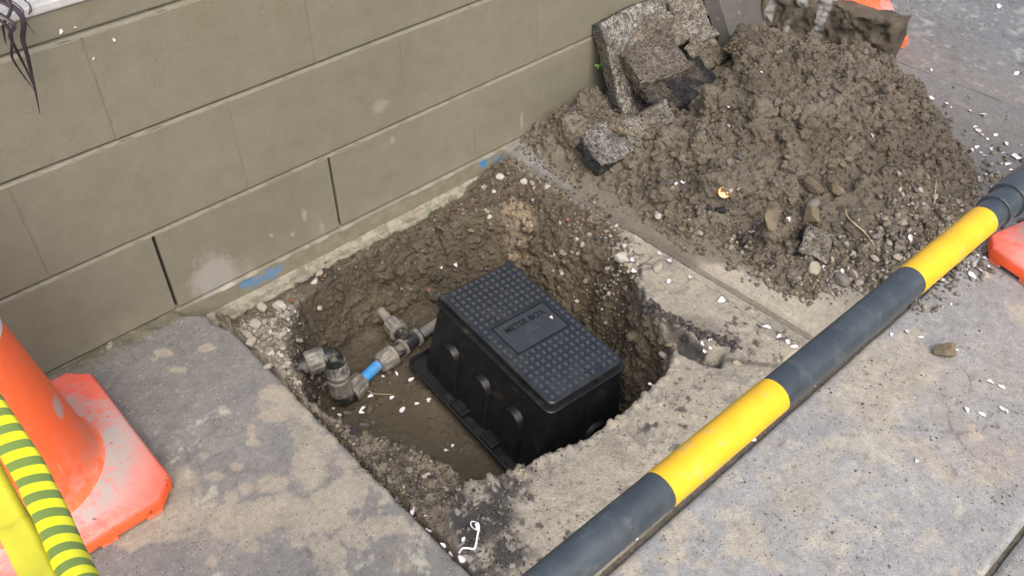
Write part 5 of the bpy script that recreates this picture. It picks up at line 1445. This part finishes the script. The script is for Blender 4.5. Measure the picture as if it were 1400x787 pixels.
# broken paving pieces ------------------------------------------------
def rough_slab(name, c, size, rot, label, seed, amp=0.006, f=22, top=(0.36, 0.33, 0.28), side=(0.05, 0.048, 0.047), bottom=None, group='broken pieces of paving thrown against the wall', res=0.0045, tar_band=None, warp=0.25, cat='paving chunk', extra=None, mat='chunk', relief=0.0):
    """a torn slab: subdivided box with broken outline and pitted faces; size = full x, y, z"""
    sx, sy, sz = [s_ / 2 for s_ in size]
    nx, ny, nz = [max(3, int(s_ * 2 / res)) for s_ in (sx, sy, sz)]
    VV, FF = [], []; off = 0
    def face(o_, u, v, nu, nv, flip):
        nonlocal off
        a, b_ = np.meshgrid(np.linspace(0, 1, nu + 1), np.linspace(0, 1, nv + 1))
        P = np.array(o_)[None, None] + a[..., None] * np.array(u) + b_[..., None] * np.array(v)
        i = np.arange((nu + 1) * (nv + 1)).reshape(nv + 1, nu + 1) + off
        Q = np.stack([i[:-1, :-1], i[:-1, 1:], i[1:, 1:], i[1:, :-1]], -1).reshape(-1, 4)
        if flip: Q = Q[:, ::-1]
        VV.append(P.reshape(-1, 3)); FF.append(Q); off += P.shape[0] * P.shape[1]
    X, Y, Z = 2 * sx, 2 * sy, 2 * sz
    face((-sx, -sy, sz), (X, 0, 0), (0, Y, 0), nx, ny, False); face((-sx, -sy, -sz), (X, 0, 0), (0, Y, 0), nx, ny, True)
    face((-sx, -sy, -sz), (X, 0, 0), (0, 0, Z), nx, nz, False); face((-sx, sy, -sz), (X, 0, 0), (0, 0, Z), nx, nz, True)
    face((-sx, -sy, -sz), (0, Y, 0), (0, 0, Z), ny, nz, True); face((sx, -sy, -sz), (0, Y, 0), (0, 0, Z), ny, nz, False)
    V = np.concatenate(VV); F = np.concatenate(FF)
    V0 = V.copy(); m = max(sx, sy)
    # bring the outline in irregularly and round the arrises
    ox = fbm(V0[:, 1] * 1.0, V0[:, 2] * 0.6, seed * 1.0, 9, 3, seed); oy = fbm(V0[:, 0], V0[:, 2] * 0.6, seed + 3.0, 9, 3, seed + 1)
    V[:, 0] *= 1 - warp * (0.5 + 0.9 * ox) * np.abs(V0[:, 0] / sx) ** 2
    V[:, 1] *= 1 - warp * (0.5 + 0.9 * oy) * np.abs(V0[:, 1] / sy) ** 2
    e = np.abs(V0) / np.array([sx, sy, sz]); er = (np.maximum(e[:, 0], e[:, 1]) ** 10) * (e[:, 2] ** 4)
    V[:, 2] *= 1 - 0.22 * er
    for ax in range(3):
        V[:, ax] += amp * (fbm(V0[:, 0] + ax * 7.7, V0[:, 1], V0[:, 2], f, 4, seed + 20 + ax, 0.6)) * (1.0 if ax < 2 else 0.8)
    if relief > 0:
        fr_ = sstep(0.5, 1.0, V0[:, 2] / sz) * (1 - sstep(0.90, 1.0, np.maximum(e[:, 0], e[:, 1])))
        V[:, 2] += fr_ * relief * (0.4 + fbm(V0[:, 0], V0[:, 1], seed * 1.0, 24, 5, seed + 50, 0.6))
    topm = sstep(0.3, 0.95, V0[:, 2] / sz)[:, None]; botm = sstep(0.6, 0.98, -V0[:, 2] / sz)[:, None]
    n = fbm(V0[:, 0], V0[:, 1], V0[:, 2], 60, 3, seed + 30)[:, None]; n2 = fbm(V0[:, 0], V0[:, 1], V0[:, 2], 18, 3, seed + 31)[:, None]
    col = np.array(side)[None] * (1 - topm) + np.array(top)[None] * topm
    if bottom is not None: col = col * (1 - botm) + np.array(bottom)[None] * botm
    mudm = sstep(-0.08, 0.22, n2)
    col = col * (1 - 0.7 * mudm) + np.array((0.13, 0.113, 0.088)) * 0.7 * mudm
    col = col * (1 + 0.5 * n)
    if extra is not None: col = extra(V0, col, seed)
    me = npmesh(name, V, F, MT[mat], np.clip(col, 0.01, 0.8))
    o = obj(name, me, None, c, rot)
    return tag(o, label, cat, group)
def basis(xa, za):
    x = Vector(xa).normalized(); z = Vector(za).normalized(); y = z.cross(x).normalized(); x = y.cross(z)
    return Matrix((x, y, z)).transposed().to_euler()
def speck(V0, col, seed):
    n = fbm(V0[:, 0], V0[:, 1], V0[:, 2], 120, 2, seed + 3)[:, None]
    k = sstep(-0.05, 0.2, n); return col * (1 - 0.6 * k) + np.array((0.09, 0.085, 0.08)) * 0.6 * k
# slab leaning on the wall: local z = its outer face
rough_slab('paving_slab', (1.40, -0.080, 0.100), (0.44, 0.32, 0.045), basis((1, 0.02, 0), (0, -0.86, 0.42)), 'large speckled paving slab leaning against the wall behind the rubble pieces', 401, 0.006, 20,
           top=(0.36, 0.345, 0.31), side=(0.08, 0.095, 0.09), warp=0.06, extra=speck)
GRP = 'broken pieces of paving thrown against the wall'
def stack(px, py, z, size, rot, label, seed, top, side, amp=0.009, warp=0.25, f=28, mat='chunk'):
    rough_slab('asphalt_slab', tuple(gp(px, py, z)), size, rot, label, seed, amp, f, top=top, side=side, warp=warp, mat=mat)
stack(895, 52, 0.165, (0.17, 0.12, 0.05), basis((1, -0.15, 0.08), (-0.15, -0.62, 0.78)), 'pale gritty asphalt slab lying highest against the speckled paving slab', 402, (0.26, 0.235, 0.195), (0.035, 0.034, 0.035))
stack(928, 119, 0.098, (0.23, 0.13, 0.024), basis((1, -0.34, 0.24), (-0.14, -0.30, 0.93)), 'thin black bitumen slab jutting out underneath the asphalt pieces', 403, (0.030, 0.030, 0.032), (0.020, 0.021, 0.024), 0.010, 0.2, 40)
stack(893, 88, 0.135, (0.18, 0.13, 0.060), basis((1, -0.25, 0.10), (-0.20, -0.40, 0.90)), 'pitted reddish grey asphalt chunk lowest in the leaning stack', 404, (0.17, 0.15, 0.13), (0.17, 0.15, 0.12))
stack(954, 46, 0.155, (0.10, 0.09, 0.045), basis((1, -0.3, 0.2), (-0.3, -0.45, 0.85)), 'asphalt piece with a black torn side at the right of the leaning stack', 405, (0.27, 0.25, 0.215), (0.030, 0.030, 0.033))
stack(963, 76, 0.115, (0.11, 0.09, 0.045), basis((1, -0.1, 0.1), (-0.2, -0.5, 0.85)), 'cream topped asphalt piece half sunk in the soil below the black sided one', 406, (0.27, 0.24, 0.19), (0.05, 0.045, 0.04))
stack(950, 8, 0.20, (0.20, 0.09, 0.05), basis((1, 0.05, 0.05), (-0.1, -0.8, 0.55)), 'gritty pale asphalt piece on top of the stack beside the smooth grey slab', 407, (0.27, 0.25, 0.215), (0.08, 0.075, 0.07))
# smooth grey slab
def smooth_grey(V0, col, seed):
    n = fbm(V0[:, 0], V0[:, 1], V0[:, 2], 12, 3, seed)[:, None]
    s_ = 0.7 * sstep(0.5, 0.6, fbm(V0[:, 0], V0[:, 1], V0[:, 2], 55, 2, seed + 4))[:, None]
    c = np.array((0.125, 0.122, 0.112)) * (1 + 0.2 * n); return c * (1 - s_) + np.array((0.36, 0.32, 0.25)) * s_
rough_slab('concrete_slab', (1.69, -0.115, 0.115), (0.30, 0.34, 0.05), basis((0.93, 0.36, 0), (0.28, -0.86, 0.42)), 'smooth dark grey concrete slab standing between the asphalt stack and the muddy slab', 408, 0.0025, 14, warp=0.04, extra=smooth_grey, mat='mudslab')
MC = Vector((1.835, -0.285, 0.030)); ME = basis((0.12, -1.0, 0.02), (-0.97, -0.12, 0.20))
def mloc(px, py):
    Mx = ME.to_matrix(); n = np.array(Mx.col[2]); d = pray(px, py); c = np.array(MC) + n * 0.025
    q_ = CAM + d * (((c - CAM) @ n) / (d @ n)); return Mx.transposed() @ (Vector(q_) - MC)
FING = []
for (xa, ya, xb, yb, wpx) in ((1062, -8, 1046, 48, 15), (1084, 24, 1074, 62, 11), (1136, -8, 1112, 66, 17), (1100, -12, 1102, 6, 14), (1030, 0, 1034, 70, 10)):
    A_, B_ = mloc(xa, ya), mloc(xb, yb); k_ = (B_.x - A_.x) / (B_.y - A_.y)
    FING.append((A_.x - k_ * A_.y, min(A_.y, B_.y), max(A_.y, B_.y), wpx * 0.0019 / 2, k_))
def muddy(V0, col, seed):
    n = fbm(V0[:, 0], V0[:, 1], V0[:, 2], 26, 4, seed)[:, None]; n2 = fbm(V0[:, 0], V0[:, 1], V0[:, 2], 9, 3, seed + 2)[:, None]
    c = np.array((0.092, 0.079, 0.060)) * (1 + 0.8 * n) * (1 + 0.35 * n2)
    # bare grey fingers where the mud has come off
    x, y = V0[:, 0], V0[:, 1]
    for (cx, y0, y1, w_, sl_) in FING:
        wob = 0.003 * fbm(y, y * 0, seed * 1.0, 22, 3, int(abs(cx) * 1000))
        t = np.abs(x - (cx + sl_ * y + wob)); wd = w_ * (1 + 0.15 * np.sin(y * 60 + cx * 50))
        k = ((1 - sstep(wd * 0.8, wd * 1.05, t)) * sstep(y0 - 0.008, y0 + 0.008, y) * (1 - sstep(y1 - 0.008, y1 + 0.008, y)) * (V0[:, 2] > 0))[:, None]
        c = c * (1 - k) + np.array((0.27, 0.27, 0.255)) * k
    e = ((np.abs(V0[:, 1]) > 0.165 - 0.004) & (V0[:, 1] > 0))[:, None]
    c = np.where(e, np.array((0.20, 0.19, 0.17)) * (1 + 0.4 * n), c)
    return c
rough_slab('concrete_slab', tuple(MC), (0.43, 0.32, 0.065), ME, 'mud-caked slab with bare grey streaks standing on edge behind the heap', 409, 0.011, 18, warp=0.07, extra=muddy, mat='mudslab', relief=0.030)
# loose chunks in front
def chunk_at(px, py, z, size, rot, label, seed, **k):
    p = gp(px, py, z); return rough_slab(k.pop('name', 'asphalt_chunk'), tuple(p), size, rot, label, seed, group='broken pieces of paving thrown against the wall', **k)
chunk_at(830, 200, 0.065, (0.145, 0.10, 0.055), basis((1, -0.1, 0.1), (-0.1, -0.4, 0.9)), 'speckled black and white asphalt chunk on the mud left of the pale concrete lumps', 421, amp=0.010, f=34, top=(0.26, 0.25, 0.23), side=(0.035, 0.045, 0.05), extra=speck)
chunk_at(888, 176, 0.095, (0.12, 0.105, 0.06), basis((0.75, -0.5, 0.4), (-0.55, -0.65, 0.5)), 'angular pale concrete lump with a smooth face below the asphalt stack', 422, amp=0.006, f=18, top=(0.28, 0.265, 0.23), side=(0.2, 0.175, 0.14), name='concrete_chunk')
chunk_at(864, 180, 0.090, (0.12, 0.04, 0.05), basis((0.5, -0.8, -0.1), (-0.4, -0.3, 0.85)), 'narrow tan concrete sliver leaning beside the angular pale lump', 423, amp=0.006, f=20, top=(0.23, 0.20, 0.15), side=(0.17, 0.14, 0.10), name='concrete_chunk')
chunk_at(1112, 336, 0.035, (0.085, 0.06, 0.045), basis((0.8, 0.4, 0.2), (-0.2, -0.45, 0.85)), 'asphalt chunk with white stones and a black edge at the front of the heap', 424, amp=0.009, f=34, top=(0.26, 0.24, 0.20), side=(0.03, 0.03, 0.032))
chunk_at(815, 298, -0.010, (0.058, 0.044, 0.018), basis((0.8, 0.5, 0.0), (0.0, -0.05, 1)), 'flat buff flake of concrete lying against the channel strip', 425, amp=0.004, f=24, top=(0.24, 0.21, 0.165), side=(0.16, 0.14, 0.11), name='concrete_chunk')
chunk_at(1015, 60, 0.16, (0.09, 0.07, 0.07), (0.4, 0.2, 0.5), 'brown lump of clay wedged between the grey slab and the muddy slab', 426, amp=0.01, f=20, top=(0.13, 0.11, 0.08), side=(0.12, 0.1, 0.07), name='clay_lump', cat='clay lump')

# ------------------------------------------------------------------ petals, cap, twine, twigs
MT['petal'] = flat_mat('white_petal', (0.70, 0.66, 0.69), 0.6, 0.3, 0.10, 200)
def petal_mesh(seed):
    g = np.random.default_rng(seed); V = [(0, 0, 0.0)]; F = []; n = 12; asp = g.uniform(0.42, 0.8); cup = g.uniform(0.2, 0.8)
    for ring, rr in enumerate((0.55, 1.0)):
        for k in range(n):
            a = 2 * math.pi * k / n; notch = 1 - 0.16 * math.exp(-((a if a < math.pi else a - 2 * math.pi) / 0.3) ** 2) * ring
            taper = 1 - 0.28 * (math.cos(a) < -0.3)
            r = rr * notch * (1 + 0.07 * g.normal()); x = math.cos(a) * r; y = math.sin(a) * r * asp * taper
            V.append((x, y, cup * rr * rr * (y * y * 2.0 + 0.2) + 0.08 * g.normal() * rr))
    for k in range(n):
        F.append((0, 1 + k, 1 + (k + 1) % n)); F.append((1 + k, 1 + n + k, 1 + n + (k + 1) % n, 1 + (k + 1) % n))
    return pymesh('petal', V, F, MT['petal'], True)
PM = [petal_mesh(k) for k in range(12)]
def petal(px, py, w_, label, group, on=None):
    p = hit(px, py) if on is None else on
    r = w_ * mmpx(p) * 0.5 * random.uniform(0.75, 1.0)
    o = bpy.data.objects.new('petal', random.choice(PM)); C.objects.link(o)
    o.location = (p[0], p[1], p[2] + 0.0022); o.scale = (r, r, r * 0.9)
    d = 0.004
    gx = (float(Hc(p[0] + d, p[1])) - float(Hc(p[0] - d, p[1]))) / (2 * d); gy = (float(Hc(p[0], p[1] + d)) - float(Hc(p[0], p[1] - d))) / (2 * d)
    nrm = Vector((-max(-1, min(1, gx)), -max(-1, min(1, gy)), 1)).normalized()
    q = nrm.to_track_quat('Z', 'Y'); o.rotation_mode = 'QUATERNION'
    o.rotation_quaternion = q @ Euler((random.uniform(-.35, .35), random.uniform(-.35, .35), random.uniform(0, 6.28))).to_quaternion()
    return tag(o, label, 'petal', group)
PET = {
 ('white petal on the wet hole floor', 'petals on the hole floor'):
  [(507, 543, 10), (536, 544, 10), (563, 520, 11), (542, 511, 11), (524, 515, 7), (551, 561, 12), (570, 553, 9), (586, 548, 11), (456, 559, 10), (464, 568, 9), (494, 565, 9), (496, 559, 10), (620, 610, 9), (610, 617, 8)],
 ('white petal along the left slab edge', 'petals along the left slab edge'):
  [(543, 681, 11), (565, 699, 15), (585, 726, 14), (605, 747, 12), (617, 757, 11), (632, 764, 15), (634, 738, 10), (582, 706, 7), (521, 659, 8)],
 ('white petal behind the meter box', 'petals behind the box'): [(601, 366, 11), (624, 362, 9)],
 ('white petal at the right hole rim', 'petals at the right rim of the hole'): [(845, 536, 7), (889, 526, 12), (867, 371, 11), (863, 356, 12), (961, 470, 10), (971, 466, 10), (964, 480, 9), (971, 476, 7)],
 ('white petal along the concrete strip', 'petals along the concrete strip'):
  [(901, 347, 9), (914, 358, 10), (914, 386, 11), (945, 381, 12), (986, 412, 13), (1047, 449, 14), (1065, 461, 11), (1077, 468, 11), (1086, 475, 12), (1094, 480, 8)],
 ('white petal on the soil heap', 'petals on the heap'):
  [(934, 250, 10), (924, 252, 7), (1203, 174, 9), (1192, 187, 9), (995, 174, 11), (996, 146, 7), (1041, 101, 6), (1028, 317, 12), (898, 292, 6), (1078, 301, 9)],
 ('white petal at the heap foot', 'petals at the foot of the heap'):
  [(1025, 382, 9), (1132, 386, 10), (1151, 372, 11), (1146, 402, 9), (1126, 368, 12), (1245, 326, 12), (1251, 322, 7)],
 ('white petal beside the right cone', 'petals beside the right cone'):
  [(1288, 385, 13), (1270, 395, 12), (1300, 417, 8), (1333, 362, 14), (1328, 378, 13), (1347, 378, 8), (1340, 371, 10), (1346, 355, 8), (1322, 371, 9), (1335, 350, 8), (1352, 366, 7)],
 ('white petal before the striped bar', 'petals on the slab in front of the bar'):
  [(1220, 459, 12), (1240, 455, 12), (1259, 462, 10), (1306, 480, 14), (1353, 523, 11), (1369, 530, 12), (1370, 560, 12), (1321, 561, 12), (1342, 567, 14), (1376, 563, 13), (1253, 631, 10), (1029, 601, 11), (1112, 529, 10), (870, 737, 9)],
 ('white petal in the drift between the heap and the end of the bar', 'petals drifted beside the heap'):
  [(1337, 180, 13), (1343, 186, 10), (1334, 176, 9), (1329, 206, 9), (1336, 203, 9), (1346, 214, 10), (1341, 210, 7), (1368, 225, 12), (1386, 216, 13), (1378, 226, 9), (1337, 245, 9), (1352, 246, 9), (1348, 240, 8), (1375, 198, 10), (1361, 186, 8), (1392, 218, 10), (1395, 200, 8), (1355, 205, 9), (1371, 210, 7), (1382, 234, 8), (1364, 238, 7), (1350, 192, 7)],
 ('white petal on the grey road', 'petals on the road'):
  [(1273, 97, 8), (1273, 136, 10), (1293, 143, 9), (1327, 153, 9), (1344, 158, 10), (1390, 102, 10), (1365, 10, 10), (1345, 160, 6), (1300, 148, 5)],
}
ORD = ['first', 'second', 'third', 'fourth', 'fifth', 'sixth', 'seventh', 'eighth']
for (lab, grp), L in PET.items():
    L = sorted(L)
    for i_, (px, py, w_) in enumerate(L):
        n_ = len(L); rest = lab.replace('white petal', 'white petals', 1)
        if n_ <= 14:
            k_ = ORD[i_] + ' from the left' if i_ < (n_ + 1) // 2 else ORD[n_ - 1 - i_] + ' from the right'
            k_ = k_.replace('first from the left', 'leftmost').replace('first from the right', 'rightmost')
            petal(px, py, w_, k_ + ' of the ' + rest, grp)
        else: petal(px, py, w_, lab, grp)
# petal on the lid
pl_ = cb + rotb.to_matrix() @ Vector((0.052, -0.008, H + 0.0015))
petal(0, 0, 7, 'small round white petal on the name plate of the meter box', None, on=np.array(pl_))
for (px, py, w_, ll) in ((156, 56, 7, 'rightmost white petal stuck to the block wall'), (128, 82, 6, 'lowest white petal stuck to the block wall'), (83, 45, 8, 'leftmost white petal stuck to the block wall'), (103, 39, 6, 'topmost white petal stuck to the block wall')):
    o = petal(0, 0, w_, ll, 'petals stuck to the wall', on=wallp(px, py, -0.002))
    o.rotation_mode = 'XYZ'; o.rotation_euler = (rad(90), random.uniform(0, 6), 0)

MT['gold'] = flat_mat('gold_cap', (0.74, 0.46, 0.20), 0.35, 0.5, 0.08); MT['gold'].node_tree.nodes['Principled BSDF'].inputs['Metallic'].default_value = 0.45
p = hit(988, 271); r = 8.4 * mmpx(p)
cap = empty('bottle_cap', (p[0], p[1], p[2] + 0.012), 'gold bottle cap lying open side up on the soil heap', 'bottle cap', rot=Vector((-0.30, -0.38, 0.86)).to_track_quat('Z', 'Y').to_euler())
mb = MB(); n = 42
def crimp(rr, z, a=0.0): return [((rr + a * math.cos(21 * 2 * math.pi * j / n)) * math.cos(2 * math.pi * j / n), (rr + a * math.cos(21 * 2 * math.pi * j / n)) * math.sin(2 * math.pi * j / n), z) for j in range(n)]
mb.rings([crimp(r * .80, 0), crimp(r * .86, 0.001), crimp(r * .98, 0.006, 0.0004), crimp(r, 0.0068, 0.0005), crimp(r * .93, 0.0068), crimp(r * .80, 0.0015), crimp(r * .4, 0.0012)])
autosmooth(mb.build('crimped_shell', MT['gold'], cap), 50)
mb = MB(); mb.rings([[(r * .74 * math.cos(a), r * .74 * math.sin(a), z) for a in np.linspace(0, 6.283, 24, endpoint=False)] for z in (0.0014, 0.0022)])
mb.build('inner_seal', flat_mat('orange_seal', (0.80, 0.56, 0.30), 0.5), cap)

MT['twine'] = flat_mat('white_twine', (0.78, 0.77, 0.78), 0.6, 0.3, 0.05)
tp = []
for (px, py, dz) in ((628, 756, .002), (632, 751, .004), (640, 751, .005), (648, 752, .005), (651, 745, .006), (653, 734, .007), (655, 726, .009), (654, 720, .010), (651, 722, .012), (653, 727, .010), (650, 727, .009), (645, 723, .008), (644, 718, .009), (647, 716, .008), (654, 717, .006)):
    q_ = hit(px, py); tp.append(Vector((q_[0], q_[1], q_[2] + dz)))
mb = MB(); pp = poly(tp, 6); mb.tube(pp, [0.0017 if i < 60 else 0.0009 for i in range(len(pp))], 8)
tw = mb.build('twine', MT['twine']); tag(tw, 'curled scrap of white twine on the black grit in front of the hole', 'twine'); autosmooth(tw, 80)
MT['twig'] = flat_mat('dry_twig', (0.33, 0.27, 0.18), 0.8, var=0.3)
def twig(pts, r, label):
    P = []
    for (px, py, dz) in pts:
        q_ = hit(px, py); P.append(Vector((q_[0], q_[1], q_[2] + dz)))
    mb = MB(); pp = poly(P, 5); mb.tube(pp, list(np.linspace(r, r * 0.55, len(pp))), 8)
    o = mb.build('twig', MT['twig']); autosmooth(o, 70); return tag(o, label, 'twig', 'twigs and roots in the soil')
twig([(1192, 333, .004), (1180, 322, .010), (1168, 312, .010), (1157, 302, .012), (1154, 294, .014)], 0.0022, 'dry curved twig lying across the gravel at the heap front')
twig([(1277, 288, .004), (1276, 276, .010), (1277, 262, .012), (1278, 252, .012)], 0.0022, 'short pale stick standing up in the right flank of the heap')
twig([(488, 645, .003), (495, 644, .005), (503, 645, .004)], 0.0012, 'tiny straw on the rubble at the left slab edge')
twig([(711, 236, .004), (709, 228, .012), (713, 218, .016), (710, 212, .014)], 0.0013, 'thin rootlet beside the wall foot near the blue paint')
twig([(503, 535, .003), (512, 540, .005), (525, 541, .006), (537, 540, .003)], 0.0016, 'dark root half sunk in the mud floor of the hole')
# little weeds
MT['weed'] = flat_mat('weed_green', (0.10, 0.24, 0.035), 0.6, var=0.2)
def weed(p, s_, label, n=9, seed=0):
    g = random.Random(seed); t = empty('weed', tuple(p), label, 'weed', 'small weeds at the wall')
    for k in range(n):
        a = g.uniform(0, 6.28); l = s_ * g.uniform(.6, 1.1); e = g.uniform(0.2, 1.1); d = Vector((math.cos(a) * math.cos(e), math.sin(a) * math.cos(e), math.sin(e)))
        sd_ = d.cross(Vector((0, 0, 1))).normalized() * l * 0.26
        V = [Vector((0, 0, 0)), d * l * .3 + sd_ * .5, d * l * .7 + sd_, d * l, d * l * .7 - sd_, d * l * .3 - sd_ * .5]
        obj('leaf', pymesh('leaf', [tuple(v) for v in V], [(0, 1, 2, 3), (0, 3, 4, 5)], MT['weed']), t)
weed(hit(588, 292), 0.010, 'tiny green weed at the foot of the wall above the hole', 9, 1)
weed(hit(838, 168), 0.012, 'tiny green weed in the soil below the asphalt stack', 8, 2)
weed((1.19, -0.03, 0.12), 0.012, 'tiny green weed on the left edge of the speckled leaning slab', 8, 3)
